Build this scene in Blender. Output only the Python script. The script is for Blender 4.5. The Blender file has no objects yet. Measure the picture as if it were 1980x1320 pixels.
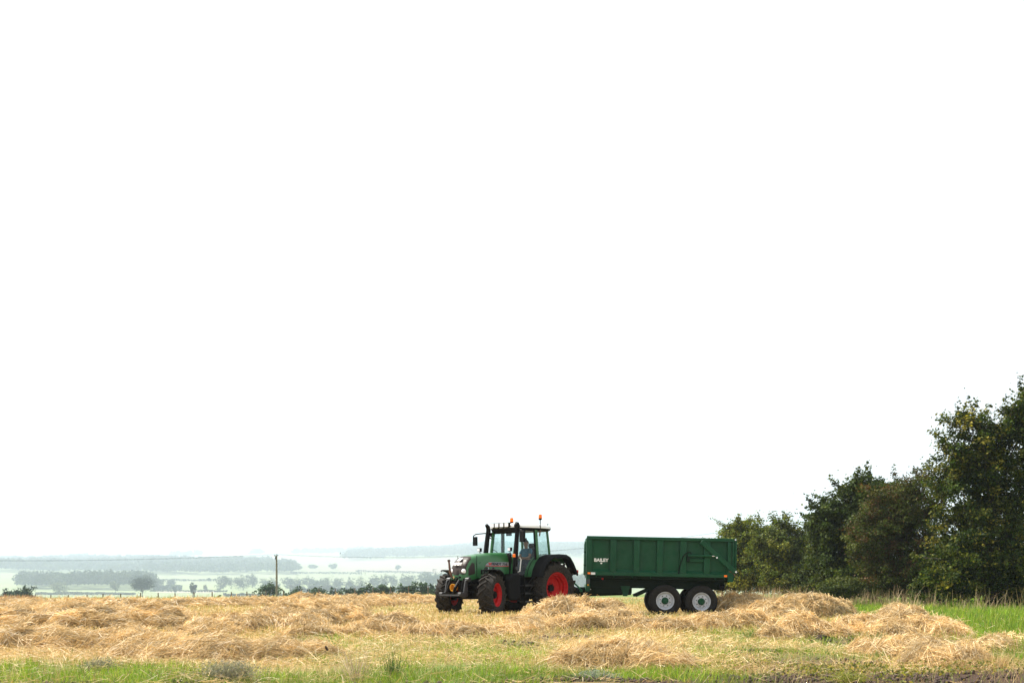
import bpy, bmesh, math, random
import numpy as np
from mathutils import Vector, Matrix

# ------------------------------------------------------------------ camera, sky, sun, exposure
scene = bpy.context.scene
C = scene.collection
FPX, HORIZON, CAM_Z = 2000.0, 1133.0, 0.9      # focal length and eye level of the 1980 x 1320 photograph
cam_data = bpy.data.cameras.new('camera')
cam_data.sensor_width = 36.0
cam_data.lens = 36.0 * FPX / 1980.0
cam_data.shift_y = (HORIZON - 660.0) / 1980.0
cam_data.clip_start, cam_data.clip_end = 0.1, 24000.0
cam_data.dof.use_dof = True
cam_data.dof.focus_distance = 34.0
cam_data.dof.aperture_fstop = 4.0
cam = bpy.data.objects.new('camera', cam_data)
cam.location = (0, 0, CAM_Z)
cam.rotation_euler = (math.pi / 2, 0, 0)
C.objects.link(cam)
scene.camera = cam

SUN_EL, SUN_AZ = math.radians(50), math.radians(-62)     # azimuth from +Y (straight ahead), negative to the left
world = bpy.data.worlds.new('World')
scene.world = world
world.use_nodes = True
wn = world.node_tree
wn.nodes.clear()
sky = wn.nodes.new('ShaderNodeTexSky')
sky.sky_type = 'NISHITA'
sky.sun_disc = False
sky.sun_elevation = SUN_EL
sky.sun_rotation = SUN_AZ
sky.dust_density = 4.0
veil = wn.nodes.new('ShaderNodeMix')                      # thin bright cloud over the blue
veil.data_type = 'RGBA'
veil.inputs[0].default_value = 0.86
veil.inputs[7].default_value = (7.6, 7.75, 7.9, 1)
bg = wn.nodes.new('ShaderNodeBackground')
bg.inputs['Strength'].default_value = 0.07
wo = wn.nodes.new('ShaderNodeOutputWorld')
wn.links.new(sky.outputs[0], veil.inputs[6])
wn.links.new(veil.outputs[2], bg.inputs['Color'])
wn.links.new(bg.outputs[0], wo.inputs['Surface'])

sun_d = bpy.data.lights.new('sun', 'SUN')
sun_d.energy = 5.0
sun_d.angle = math.radians(6)
sun_d.color = (1.0, 0.95, 0.86)
sun = bpy.data.objects.new('sun', sun_d)
sd = Vector((math.sin(SUN_AZ) * math.cos(SUN_EL), math.cos(SUN_AZ) * math.cos(SUN_EL), math.sin(SUN_EL)))
sun.rotation_euler = (-sd).to_track_quat('-Z', 'Y').to_euler()
sun.location = sd * 200
C.objects.link(sun)

vs = scene.view_settings
vs.view_transform = 'Standard'
vs.look = 'None'
vs.exposure = 1.2
vs.gamma = 1.0
vs.use_curve_mapping = False
scene.cycles.use_denoising = True
scene.cycles.max_bounces = 8
scene.cycles.transparent_max_bounces = 12
scene.cycles.volume_bounces = 2
scene.cycles.diffuse_bounces = 3
scene.cycles.sample_clamp_indirect = 6.0

R = math.radians
rng = np.random.default_rng(7)
random.seed(7)

def at(px, py, Y):
    """the point at depth Y that the photograph shows at pixel (px, py)"""
    return Vector(((px - 990.0) / FPX * Y, Y, CAM_Z + (HORIZON - py) / FPX * Y))

# ------------------------------------------------------------------ helpers
def tag(o, label=None, cat=None, group=None, kind=None):
    if label: o['label'] = label
    if cat: o['category'] = cat
    if group: o['group'] = group
    if kind: o['kind'] = kind
    return o

def empty(name, loc, rz=0.0, rot=None):
    o = bpy.data.objects.new(name, None)
    o.empty_display_size = 0.2
    C.objects.link(o)
    o.location = loc
    o.rotation_euler = rot if rot else (0, 0, rz)
    return o

def link(name, mesh, mat=None, parent=None):
    o = bpy.data.objects.new(name, mesh)
    C.objects.link(o)
    if mat is not None and not mesh.materials: mesh.materials.append(mat)
    if parent is not None: o.parent = parent
    return o

def np_mesh(name, verts, faces, cols=None, smooth=False):
    """verts (n,3), faces (m,k) with k 3 or 4, cols (n,3) optional colour attribute 'tint'"""
    me = bpy.data.meshes.new(name)
    verts = np.asarray(verts, np.float32); faces = np.asarray(faces, np.int32)
    n, (m, k) = len(verts), faces.shape
    me.vertices.add(n); me.vertices.foreach_set('co', verts.ravel())
    me.loops.add(m * k); me.loops.foreach_set('vertex_index', faces.ravel())
    me.polygons.add(m)
    me.polygons.foreach_set('loop_start', np.arange(0, m * k, k, dtype=np.int32))
    if smooth: me.polygons.foreach_set('use_smooth', np.ones(m, bool))
    if cols is not None:
        a = me.attributes.new('tint', 'FLOAT_COLOR', 'POINT')
        c = np.ones((n, 4), np.float32); c[:, :3] = cols
        a.data.foreach_set('color', c.ravel())
    me.update(calc_edges=True)
    return me

class MB:
    def __init__(s): s.v, s.f = [], []
    def add(s, verts, faces, M=None):
        b = len(s.v)
        for p in verts:
            p = Vector(p)
            s.v.append(tuple(M @ p) if M is not None else tuple(p))
        s.f += [tuple(b + i for i in f) for f in faces]
        return s
    def box(s, c, d, rot=None, taper=1.0):
        x, y, z = d[0] / 2, d[1] / 2, d[2] / 2; t = taper
        vs_ = [(-x, -y, -z), (x, -y, -z), (x, y, -z), (-x, y, -z), (-x*t, -y*t, z), (x*t, -y*t, z), (x*t, y*t, z), (-x*t, y*t, z)]
        fs_ = [(3, 2, 1, 0), (4, 5, 6, 7), (0, 1, 5, 4), (1, 2, 6, 5), (2, 3, 7, 6), (3, 0, 4, 7)]
        M = Matrix.Translation(c)
        if rot is not None: M = M @ (rot if isinstance(rot, Matrix) else Matrix.Rotation(rot[0], 4, 'X') @ Matrix.Rotation(rot[1], 4, 'Y') @ Matrix.Rotation(rot[2], 4, 'Z'))
        return s.add(vs_, fs_, M)
    def bar(s, p0, p1, w, h, up=(0, 0, 1)):
        """rectangular bar from p0 to p1, w across, h along up"""
        p0, p1, up = Vector(p0), Vector(p1), Vector(up)
        d = (p1 - p0).normalized(); sx = d.cross(up)
        if sx.length < 1e-5: sx = d.cross(Vector((0, 1, 0)))
        sx.normalize(); u = sx.cross(d)
        vs_ = [p + sx * a * w / 2 + u * b * h / 2 for p in (p0, p1) for a, b in ((-1, -1), (1, -1), (1, 1), (-1, 1))]
        return s.add(vs_, [(3, 2, 1, 0), (4, 5, 6, 7), (0, 1, 5, 4), (1, 2, 6, 5), (2, 3, 7, 6), (3, 0, 4, 7)])
    def tube(s, pts, r, n=8, caps=True):
        pts = [Vector(p) for p in pts]
        rs = r if isinstance(r, (list, tuple)) else [r] * len(pts)
        vs_, ref = [], None
        for i, p in enumerate(pts):
            d = (pts[min(i + 1, len(pts) - 1)] - pts[max(i - 1, 0)]).normalized()
            if ref is None:
                ref = Vector((0, 0, 1)) if abs(d.z) < 0.9 else Vector((1, 0, 0))
            a = d.cross(ref).normalized(); b = a.cross(d); ref = b
            vs_ += [p + (a * math.cos(2*math.pi*k/n) + b * math.sin(2*math.pi*k/n)) * rs[i] for k in range(n)]
        fs_ = [(i*n+k, i*n+(k+1) % n, (i+1)*n+(k+1) % n, (i+1)*n+k) for i in range(len(pts)-1) for k in range(n)]
        if caps: fs_ += [tuple(range(n))[::-1], tuple((len(pts)-1)*n + k for k in range(n))]
        return s.add(vs_, fs_)
    def lathe(s, prof, n=32, M=None, closed=False, caps=True):
        """prof: (y, r) round the local Y axis"""
        vs_ = [(r*math.cos(2*math.pi*k/n), y, r*math.sin(2*math.pi*k/n)) for y, r in prof for k in range(n)]
        m = len(prof); rows = m if closed else m - 1
        fs_ = [(i*n+k, i*n+(k+1) % n, ((i+1) % m)*n+(k+1) % n, ((i+1) % m)*n+k) for i in range(rows) for k in range(n)]
        if not closed and caps:
            if prof[0][1] > 1e-4: fs_.append(tuple(range(n))[::-1])
            if prof[-1][1] > 1e-4: fs_.append(tuple((m-1)*n + k for k in range(n)))
        return s.add(vs_, fs_, M)
    def prism(s, poly, y0, y1, M=None):
        """poly of (x, z) extruded from y0 to y1"""
        n = len(poly)
        vs_ = [(x, y0, z) for x, z in poly] + [(x, y1, z) for x, z in poly]
        fs_ = [tuple(range(n)), tuple(range(2*n-1, n-1, -1))] + [(i, (i+1) % n, n+(i+1) % n, n+i) for i in range(n)]
        return s.add(vs_, fs_, M)
    def loft(s, secs, caps=True, closed=True):
        n = len(secs[0]); vs_ = [p for q in secs for p in q]
        rng_ = n if closed else n - 1
        fs_ = [(i*n+k, i*n+(k+1) % n, (i+1)*n+(k+1) % n, (i+1)*n+k) for i in range(len(secs)-1) for k in range(rng_)]
        if caps: fs_ += [tuple(range(n))[::-1], tuple((len(secs)-1)*n+k for k in range(n))]
        return s.add(vs_, fs_)
    def mesh(s, name, smooth=None, weld=False):
        me = bpy.data.meshes.new(name)
        me.from_pydata(s.v, [], s.f)
        bm = bmesh.new(); bm.from_mesh(me)
        if weld: bmesh.ops.remove_doubles(bm, verts=bm.verts, dist=1e-5)
        bmesh.ops.recalc_face_normals(bm, faces=bm.faces)
        if smooth is not None:
            for f in bm.faces: f.smooth = True
            for e in bm.edges:
                if len(e.link_faces) == 2 and e.calc_face_angle(0) > R(smooth): e.smooth = False
        bm.to_mesh(me); bm.free()
        return me
    def build(s, name, mat, parent=None, smooth=35, bevel=0.0, weld=False):
        o = link(name, s.mesh(name, smooth, weld), mat, parent)
        if bevel:
            b = o.modifiers.new('bevel', 'BEVEL'); b.width = bevel; b.segments = 2; b.limit_method = 'ANGLE'; b.angle_limit = R(40)
        return o

def copy_tree(o, parent=None):
    c = o.copy(); C.objects.link(c); c.parent = parent
    for ch in list(o.children): copy_tree(ch, c)
    return c

# ------------------------------------------------------------------ materials
def mat_new(name):
    m = bpy.data.materials.new(name); m.use_nodes = True
    return m, m.node_tree, m.node_tree.nodes['Principled BSDF']

def paint(name, col, rough=0.4, metal=0.0, spec=0.35, var=0.12, scale=6.0, dust=None, dust_amt=0.0, coat=0.0, bump=0.0, bscale=40.0, rust=0.0):
    """colour with large and small blotches, optional dust film on it"""
    m, nt, p = mat_new(name)
    tc = nt.nodes.new('ShaderNodeTexCoord')
    nz = nt.nodes.new('ShaderNodeTexNoise'); nz.inputs['Scale'].default_value = scale; nz.inputs['Detail'].default_value = 6
    nt.links.new(tc.outputs['Object'], nz.inputs['Vector'])
    rp = nt.nodes.new('ShaderNodeMapRange')
    rp.inputs[1].default_value, rp.inputs[2].default_value = 0.3, 0.7
    rp.inputs[3].default_value, rp.inputs[4].default_value = 1 - var, 1 + var
    nt.links.new(nz.outputs['Fac'], rp.inputs[0])
    mx = nt.nodes.new('ShaderNodeVectorMath'); mx.operation = 'SCALE'
    mx.inputs[0].default_value = col
    nt.links.new(rp.outputs[0], mx.inputs['Scale'])
    out = mx.outputs[0]
    if dust:
        n2 = nt.nodes.new('ShaderNodeTexNoise'); n2.inputs['Scale'].default_value = scale * 2.3; n2.inputs['Detail'].default_value = 8; n2.inputs['Roughness'].default_value = 0.7
        nt.links.new(tc.outputs['Object'], n2.inputs['Vector'])
        r2 = nt.nodes.new('ShaderNodeMapRange'); r2.inputs[1].default_value, r2.inputs[2].default_value = 0.4, 0.75
        r2.inputs[3].default_value, r2.inputs[4].default_value = 0.0, dust_amt
        nt.links.new(n2.outputs['Fac'], r2.inputs[0])
        mm = nt.nodes.new('ShaderNodeMix'); mm.data_type = 'RGBA'; mm.inputs[7].default_value = (*dust, 1)
        nt.links.new(r2.outputs[0], mm.inputs[0]); nt.links.new(out, mm.inputs[6]); out = mm.outputs[2]
    if rust:                                              # small chips and scuffs through the paint
        n4 = nt.nodes.new('ShaderNodeTexNoise'); n4.inputs['Scale'].default_value = 5.5; n4.inputs['Detail'].default_value = 10; n4.inputs['Roughness'].default_value = .68
        nt.links.new(tc.outputs['Object'], n4.inputs['Vector'])
        r4 = nt.nodes.new('ShaderNodeMapRange'); r4.inputs[1].default_value, r4.inputs[2].default_value = 0.66, 0.72
        r4.inputs[3].default_value, r4.inputs[4].default_value = 0.0, rust
        nt.links.new(n4.outputs['Fac'], r4.inputs[0])
        m4 = nt.nodes.new('ShaderNodeMix'); m4.data_type = 'RGBA'; m4.inputs[7].default_value = (.05, .028, .018, 1)
        nt.links.new(r4.outputs[0], m4.inputs[0]); nt.links.new(out, m4.inputs[6]); out = m4.outputs[2]
    nt.links.new(out, p.inputs['Base Color'])
    r3 = nt.nodes.new('ShaderNodeMapRange'); r3.inputs[3].default_value, r3.inputs[4].default_value = max(rough - .1, .03), min(rough + .12, 1)
    nt.links.new(nz.outputs['Fac'], r3.inputs[0]); nt.links.new(r3.outputs[0], p.inputs['Roughness'])
    p.inputs['Metallic'].default_value = metal
    p.inputs['Specular IOR Level'].default_value = spec
    p.inputs['Coat Weight'].default_value = coat
    if bump:
        n3 = nt.nodes.new('ShaderNodeTexNoise'); n3.inputs['Scale'].default_value = bscale; n3.inputs['Detail'].default_value = 5
        nt.links.new(tc.outputs['Object'], n3.inputs['Vector'])
        bp = nt.nodes.new('ShaderNodeBump'); bp.inputs['Strength'].default_value = bump; bp.inputs['Distance'].default_value = 0.02
        nt.links.new(n3.outputs['Fac'], bp.inputs['Height']); nt.links.new(bp.outputs[0], p.inputs['Normal'])
    return m

def tinted(name, mul=(1, 1, 1), rough=0.7, transl=0.35, spec=0.3, tr_col=None):
    """blades, stalks and leaves: colour from the 'tint' attribute, light passes through"""
    m, nt, p = mat_new(name)
    at_ = nt.nodes.new('ShaderNodeAttribute'); at_.attribute_name = 'tint'
    vm = nt.nodes.new('ShaderNodeVectorMath'); vm.operation = 'MULTIPLY'; vm.inputs[1].default_value = mul
    nt.links.new(at_.outputs['Color'], vm.inputs[0])
    nt.links.new(vm.outputs[0], p.inputs['Base Color'])
    p.inputs['Roughness'].default_value = rough
    p.inputs['Specular IOR Level'].default_value = spec
    if transl:
        tr = nt.nodes.new('ShaderNodeBsdfTranslucent')
        v2 = nt.nodes.new('ShaderNodeVectorMath'); v2.operation = 'MULTIPLY'; v2.inputs[1].default_value = tr_col or (1, 1, 1)
        nt.links.new(vm.outputs[0], v2.inputs[0]); nt.links.new(v2.outputs[0], tr.inputs['Color'])
        ms = nt.nodes.new('ShaderNodeMixShader'); ms.inputs[0].default_value = transl
        nt.links.new(p.outputs[0], ms.inputs[1]); nt.links.new(tr.outputs[0], ms.inputs[2])
        nt.links.new(ms.outputs[0], nt.nodes['Material Output'].inputs['Surface'])
    return m

def glass_mat(name, tint, refl=0.06):
    m, nt, p = mat_new(name)
    nt.nodes.remove(p)
    t = nt.nodes.new('ShaderNodeBsdfTransparent'); t.inputs['Color'].default_value = (*tint, 1)
    g = nt.nodes.new('ShaderNodeBsdfGlossy'); g.inputs['Roughness'].default_value = 0.03
    lw = nt.nodes.new('ShaderNodeLayerWeight'); lw.inputs['Blend'].default_value = 0.25
    mr = nt.nodes.new('ShaderNodeMapRange'); mr.inputs[3].default_value, mr.inputs[4].default_value = refl, 0.22
    nt.links.new(lw.outputs['Fresnel'], mr.inputs[0])
    ms = nt.nodes.new('ShaderNodeMixShader')
    nt.links.new(mr.outputs[0], ms.inputs[0]); nt.links.new(t.outputs[0], ms.inputs[1]); nt.links.new(g.outputs[0], ms.inputs[2])
    nt.links.new(ms.outputs[0], nt.nodes['Material Output'].inputs['Surface'])
    return m

M = {}
DUST = (0.30, 0.24, 0.16)
M['green'] = paint('tractor_green', (0.018, 0.115, 0.030), 0.3, coat=0.25, var=0.08, dust=DUST, dust_amt=0.05)
M['red'] = paint('wheel_red', (0.40, 0.002, 0.004), 0.45, spec=0.15, var=0.16, dust=DUST, dust_amt=0.09)
M['black'] = paint('black_plastic', (0.0025, 0.0028, 0.0034), 0.5, spec=0.10, var=0.2, dust=DUST, dust_amt=0.012)
M['dark'] = paint('dark_metal', (0.004, 0.004, 0.0045), 0.55, spec=0.10, var=0.3, dust=DUST, dust_amt=0.03)
M['grey'] = paint('grey_metal', (0.04, 0.043, 0.048), 0.5, 0.2, var=0.2, dust=DUST, dust_amt=0.1)
M['rubber'] = paint('tyre_rubber', (0.009, 0.0085, 0.008), 0.85, spec=0.2, var=0.3, scale=9, dust=(0.11, 0.09, 0.07), dust_amt=0.5, bump=0.3, bscale=60)
M['trailer_rubber'] = paint('trailer_tyre_rubber', (0.010, 0.0095, 0.009), 0.8, spec=0.2, var=0.25, scale=7, dust=(0.08, 0.065, 0.05), dust_amt=0.25)
M['brown'] = paint('grille_brown', (0.022, 0.014, 0.010), 0.45, spec=0.2, var=0.15)
M['white'] = paint('white_paint', (0.80, 0.80, 0.78), 0.35, var=0.03)
M['chrome'] = paint('polished_metal', (0.6, 0.6, 0.6), 0.2, 1.0, var=0.05)
M['lens'] = paint('lamp_lens', (0.75, 0.76, 0.78), 0.12, var=0.02)
M['yellow'] = paint('yellow_cover', (0.50, 0.22, 0.006), 0.45, var=0.15)
M['rust'] = paint('rusty_steel', (0.11, 0.055, 0.035), 0.7, var=0.4)
M['amber'] = paint('amber_plastic', (0.75, 0.12, 0.004), 0.25, var=0.05)
_p = M['amber'].node_tree.nodes['Principled BSDF']
_p.inputs['Emission Color'].default_value = (1.0, 0.25, 0.01, 1); _p.inputs['Emission Strength'].default_value = 0.12
M['silver'] = paint('badge_silver', (0.26, 0.28, 0.30), 0.4, 0.3, var=0.05)
M['trailer'] = paint('trailer_green', (0.004, 0.054, 0.022), 0.40, spec=0.16, var=0.14, scale=1.6, dust=(0.02, 0.072, 0.042), dust_amt=0.6, rust=0.8)
M['trailer_dark'] = paint('chassis_green', (0.002, 0.013, 0.007), 0.55, spec=0.12, var=0.2, scale=3, dust=DUST, dust_amt=0.015)
M['rim'] = paint('rim_grey', (0.54, 0.57, 0.62), 0.45, 0.1, var=0.1, scale=8, dust=(0.25, 0.2, 0.15), dust_amt=0.25)
M['red_dot'] = paint('red_reflector', (0.5, 0.02, 0.02), 0.3)
M['glass'] = glass_mat('cab_glass', (0.92, 0.975, 0.97), 0.012)
M['mirror'] = paint('mirror_glass', (0.5, 0.52, 0.55), 0.08, 1.0, var=0.02)
M['shirt'] = paint('blue_cloth', (0.03, 0.12, 0.17), 0.8, var=0.15, scale=14)
M['skin'] = paint('skin', (0.28, 0.15, 0.10), 0.55, var=0.08)
M['trousers'] = paint('dark_cloth', (0.02, 0.025, 0.04), 0.85, var=0.15)
M['hair'] = paint('dark_hair', (0.03, 0.022, 0.018), 0.7, var=0.2)
M['seat'] = paint('seat_cloth', (0.03, 0.032, 0.035), 0.85, var=0.15)
M['wood'] = paint('weathered_wood', (0.20, 0.17, 0.12), 0.85, var=0.3, scale=5)
M['post'] = paint('dark_post_wood', (0.13, 0.085, 0.055), 0.9, var=0.3, scale=5)
M['soil'] = paint('dark_soil', (0.055, 0.036, 0.027), 0.95, var=0.4, scale=9, bump=0.8, bscale=25)
M['bark'] = paint('bark', (0.07, 0.055, 0.042), 0.9, var=0.35, scale=8, bump=0.6, bscale=20)
M['straw'] = tinted('straw_stalks', rough=0.55, transl=0.25, spec=0.35)
M['blade'] = tinted('grass_blades', rough=0.6, transl=0.45, spec=0.3, tr_col=(1.2, 1.15, 0.7))
M['leaf'] = tinted('leaves', rough=0.6, transl=0.28, spec=0.12, tr_col=(1.3, 1.25, 0.5))
M['far_leaf'] = tinted('far_leaves', rough=0.8, transl=0.2, spec=0.1)

# ------------------------------------------------------------------ the land
def S(a, b, t):
    u = np.clip((np.asarray(t, float) - a) / (b - a), 0, 1); return u * u * (3 - 2 * u)

PROF_Y = [-400, 0, 70, 95, 130, 170, 250, 400, 560, 700, 850, 1000, 1150, 1300, 1600, 1900, 2200, 2600, 3100]
PROF_Z0 = [0.0, 0.0, -.06, -.24, -1.0, -1.7, -4.2, -4.9, -4.6, -1.8, 5.0, 12., 19.5, 26., 40., 54., 62., 55., 20.]
STRETCH = 4.5
def YS(y):
    """distances beyond the near valley edge, stretched"""
    y = np.asarray(y, float); return np.where(y > 250, 250 + (y - 250) * STRETCH, y)
def YU(y):
    y = np.asarray(y, float); return np.where(y > 250, 250 + (y - 250) / STRETCH, y)
def zg(x, y):
    x = np.asarray(x, float); Y_ = np.asarray(y, float); y = YU(Y_); kk = np.where(Y_ > 250, Y_ / np.maximum(y, 1), 1.0)
    return np.where(Y_ > 250, CAM_Z + (zg0(x / kk, y) - CAM_Z) * kk, zg0(x, y))
def zg0(x, y):
    z = np.interp(y, PROF_Y, PROF_Z0)
    z = z + 0.02 * (np.clip(x, -95, 15) + 45) * S(95, 160, y) * (1 - S(230, 330, y))
    z = z + S(850, 1900, y) * np.clip((x + 650) / 500, -1.0, 1.6) * 11
    z = z + S(500, 1200, y) * (3.0 * np.sin(x / 170 + 1.0) * np.cos(y / 260) + 1.2 * np.sin(x / 61 + y / 90))
    near = 1 - S(90, 150, y)
    z = z + near * (0.022 * np.sin(x * 1.3 + 0.7 * y) + 0.018 * np.sin(2.1 * y - 0.6 * x + 1) + 0.012 * np.sin(3.7 * x + 1.9 * y))
    z = z - near * 0.045 * S(2.0, 4.0, x) * (1 - S(8.5, 11, x)) * S(24, 31, y) * (1 - S(40, 46, y))
    return z

def vnoise(x, y, seed=0):
    """smooth value noise on the plan, 0..1"""
    x = np.asarray(x, float); y = np.asarray(y, float)
    xi, yi = np.floor(x).astype(int), np.floor(y).astype(int)
    fx, fy = x - xi, y - yi; fx = fx*fx*(3-2*fx); fy = fy*fy*(3-2*fy)
    def h(a, b):
        n = (a * 374761393 + b * 668265263 + seed * 1442695041) & 0x7fffffff
        n = ((n ^ (n >> 13)) * 1274126177) & 0x7fffffff
        return ((n ^ (n >> 16)) & 0xffff) / 65535.0
    return (h(xi, yi)*(1-fx) + h(xi+1, yi)*fx)*(1-fy) + (h(xi, yi+1)*(1-fx) + h(xi+1, yi+1)*fx)*fy

def fbm(x, y, s=1.0, seed=0, oct=3):
    v = 0; a = 0.5; t = 0
    for k in range(oct):
        v = v + a * vnoise(x * s, y * s, seed + k); t += a; a *= .5; s *= 2.1
    return v / t

def gp(px, py):
    """plan position of the field that shows at pixel (px, py) of the photograph"""
    Y = CAM_Z * FPX / (py - HORIZON); return (px - 990) / FPX * Y, Y

# how green / earthy / strawy the field is, as plan-space blobs: (px, py, rx in px, ry in px)
def blobs(x, y, L):
    Y = np.clip(y, 5, None); px = 990 + x / Y * FPX; py = HORIZON + CAM_Z * FPX / Y
    out = np.zeros_like(px)
    for (cx, cy, rx, ry, a) in L:
        d = ((px - cx) / rx) ** 2 + ((py - cy) / ry) ** 2
        out = np.maximum(out, a * np.clip(1.35 - d, 0, 1))
    return out
GREEN = [(150, 1302, 260, 20, 1), (560, 1308, 160, 14, .8), (900, 1303, 260, 20, 1), (1180, 1306, 200, 15, 1), (700, 1265, 160, 30, .6), (960, 1262, 150, 25, .62),
         (1800, 1178, 260, 26, 1), (1900, 1205, 150, 34, .95), (1700, 1160, 180, 14, 1), (1960, 1250, 90, 30, .6), (1560, 1200, 110, 14, .55), (1470, 1222, 60, 12, .8),
         (1450, 1250, 60, 10, .4), (1640, 1257, 90, 22, .75), (1380, 1270, 90, 14, .4), (1270, 1190, 55, 6, .7), (1190, 1158, 110, 9, .75), (690, 1182, 60, 6, .4), (760, 1180, 50, 7, .45),
         (620, 1240, 60, 10, .7), (1150, 1215, 90, 9, .6), (1430, 1228, 80, 12, .7), (1560, 1230, 200, 14, .6), (900, 1240, 120, 20, .5), (1900, 1270, 140, 20, .6), (1400, 1240, 120, 18, .5), (1560, 1262, 160, 20, .55), (900, 1174, 45, 5, .3)]
def front(y, x=None): return 1 - S(10.1, 12.9, y)
EARTH = [(1480, 1310, 230, 16, 1), (1330, 1300, 80, 10, .7), (1560, 1282, 140, 12, .6), (1080, 1232, 90, 10, .7), (1000, 1245, 80, 8, .6), (680, 1212, 60, 7, .6), (560, 1243, 50, 6, .7),
         (1620, 1236, 70, 10, .7), (1860, 1312, 260, 14, 1), (1500, 1318, 300, 16, 1), (1450, 1262, 140, 12, .5), (1180, 1255, 70, 6, .5), (850, 1227, 80, 6, .5), (1640, 1300, 120, 10, .6), (990, 1321, 1300, 6, 1)]
YWEED = [(1740, 1306, 220, 14, 1), (1420, 1290, 150, 10, .8), (1560, 1300, 150, 12, .7), (1930, 1296, 100, 14, .5)]

rows = np.concatenate([[-400, -250, -120, -50, -15, 0, 4], np.geomspace(7, 130, 260), np.geomspace(134, 900, 120), np.geomspace(912, 3100, 110)]); rows = YS(rows)
tcol = np.linspace(-1, 1, 261)
GX = tcol[None, :] * (np.abs(rows)[:, None] * 0.75 + 30)
GY = np.repeat(rows[:, None], len(tcol), 1)
GZ = zg(GX, GY)
PXG = 990 + GX / np.clip(GY, 5, None) * FPX
g = np.zeros(GX.shape + (3,))
straw_c, soil_c, grass_c = np.array([.36, .25, .125]), np.array([.065, .042, .03]), np.array([.10, .16, .035])
field_c = np.array([.30, .22, .10])
n1 = fbm(GX, GY, .9, 3)
g[:] = field_c * (0.75 + 0.5 * n1[..., None])
k = (blobs(GX, GY, GREEN) * (.6 + .6 * fbm(GX, GY, 1.7, 9)))[..., None].clip(0, 1); g = g * (1 - k) + grass_c * k
k = (blobs(GX, GY, EARTH) * (.8 + .6 * fbm(GX, GY, 2.1, 19)))[..., None].clip(0, 1); g = g * (1 - k) + soil_c * k
MARG = lambda x, y: S(-1.0, 1.0, x - np.where(y < 24, .43 * y, np.maximum(2.0 + .27 * y, 10.3)) + 1.6 * (fbm(x, y, .5, 13) - .5))
hedge_side = MARG(GX, GY)                      # grass margin along the hedge on the right
k = (hedge_side * (.6 + .4 * S(18, 28, GY)) * S(12, 14, GY) * (1 - S(130, 170, GY)))[..., None]; g = g * (1 - k) + grass_c * (.8 + .5 * n1[..., None]) * k
verge = (S(118, 126, GY) * (.75 + .5 * fbm(GX, GY, .15, 5)))[..., None].clip(0, 1); g = g * (1 - verge) + np.array([.12, .17, .05]) * verge
GYU = YU(GY)
def band(y0, y1, px0, px1, col, soft=12):
    global g
    k = (S(y0 - soft, y0 + soft, GYU) * (1 - S(y1 - soft, y1 + soft, GYU)) * S(px0 - 8, px0 + 8, PXG) * (1 - S(px1 - 8, px1 + 8, PXG)))[..., None]
    g = g * (1 - k) + np.array(col) * (.92 + .16 * vnoise(GX / 40, GY / 40, 4)[..., None]) * k
band(240, 3200, -9e3, 9e3, (.21, .25, .12), 20)
band(560, 640, -9e3, 9e3, (.22, .25, .13))
band(640, 690, 300, 420, (.34, .31, .24))
band(790, 1010, -9e3, 9e3, (.20, .225, .125))
band(1010, 1130, 560, 9e3, (.22, .24, .14))
band(1060, 1420, 655, 1010, (.24, .20, .15), 10)
band(1020, 1300, 1000, 1150, (.23, .24, .14), 10)
band(1300, 1420, 420, 655, (.21, .23, .13))
band(1420, 1750, 420, 700, (.22, .19, .14))
nr, ncx = GX.shape
idx = np.arange(nr * ncx).reshape(nr, ncx)
F4 = np.stack([idx[:-1, :-1], idx[:-1, 1:], idx[1:, 1:], idx[1:, :-1]], -1).reshape(-1, 4)
gm = np_mesh('ground', np.stack([GX, GY, GZ], -1).reshape(-1, 3), F4, g.reshape(-1, 3), smooth=True)
m, nt, p = mat_new('field_ground')
a_ = nt.nodes.new('ShaderNodeAttribute'); a_.attribute_name = 'tint'
geo = nt.nodes.new('ShaderNodeNewGeometry')
nz = nt.nodes.new('ShaderNodeTexNoise'); nz.inputs['Scale'].default_value = 14; nz.inputs['Detail'].default_value = 8; nz.inputs['Roughness'].default_value = .7
nt.links.new(geo.outputs['Position'], nz.inputs['Vector'])
mr = nt.nodes.new('ShaderNodeMapRange'); mr.inputs[1].default_value, mr.inputs[2].default_value, mr.inputs[3].default_value, mr.inputs[4].default_value = .3, .7, .55, 1.35
nt.links.new(nz.outputs['Fac'], mr.inputs[0])
vm = nt.nodes.new('ShaderNodeVectorMath'); vm.operation = 'SCALE'
nt.links.new(a_.outputs['Color'], vm.inputs[0]); nt.links.new(mr.outputs[0], vm.inputs['Scale'])
nt.links.new(vm.outputs[0], p.inputs['Base Color']); p.inputs['Roughness'].default_value = .95; p.inputs['Specular IOR Level'].default_value = .1
bp = nt.nodes.new('ShaderNodeBump'); bp.inputs['Strength'].default_value = .8; bp.inputs['Distance'].default_value = .03
nt.links.new(nz.outputs['Fac'], bp.inputs['Height']); nt.links.new(bp.outputs[0], p.inputs['Normal'])
ground = link('ground', gm, m)
tag(ground, kind='structure')

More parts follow.
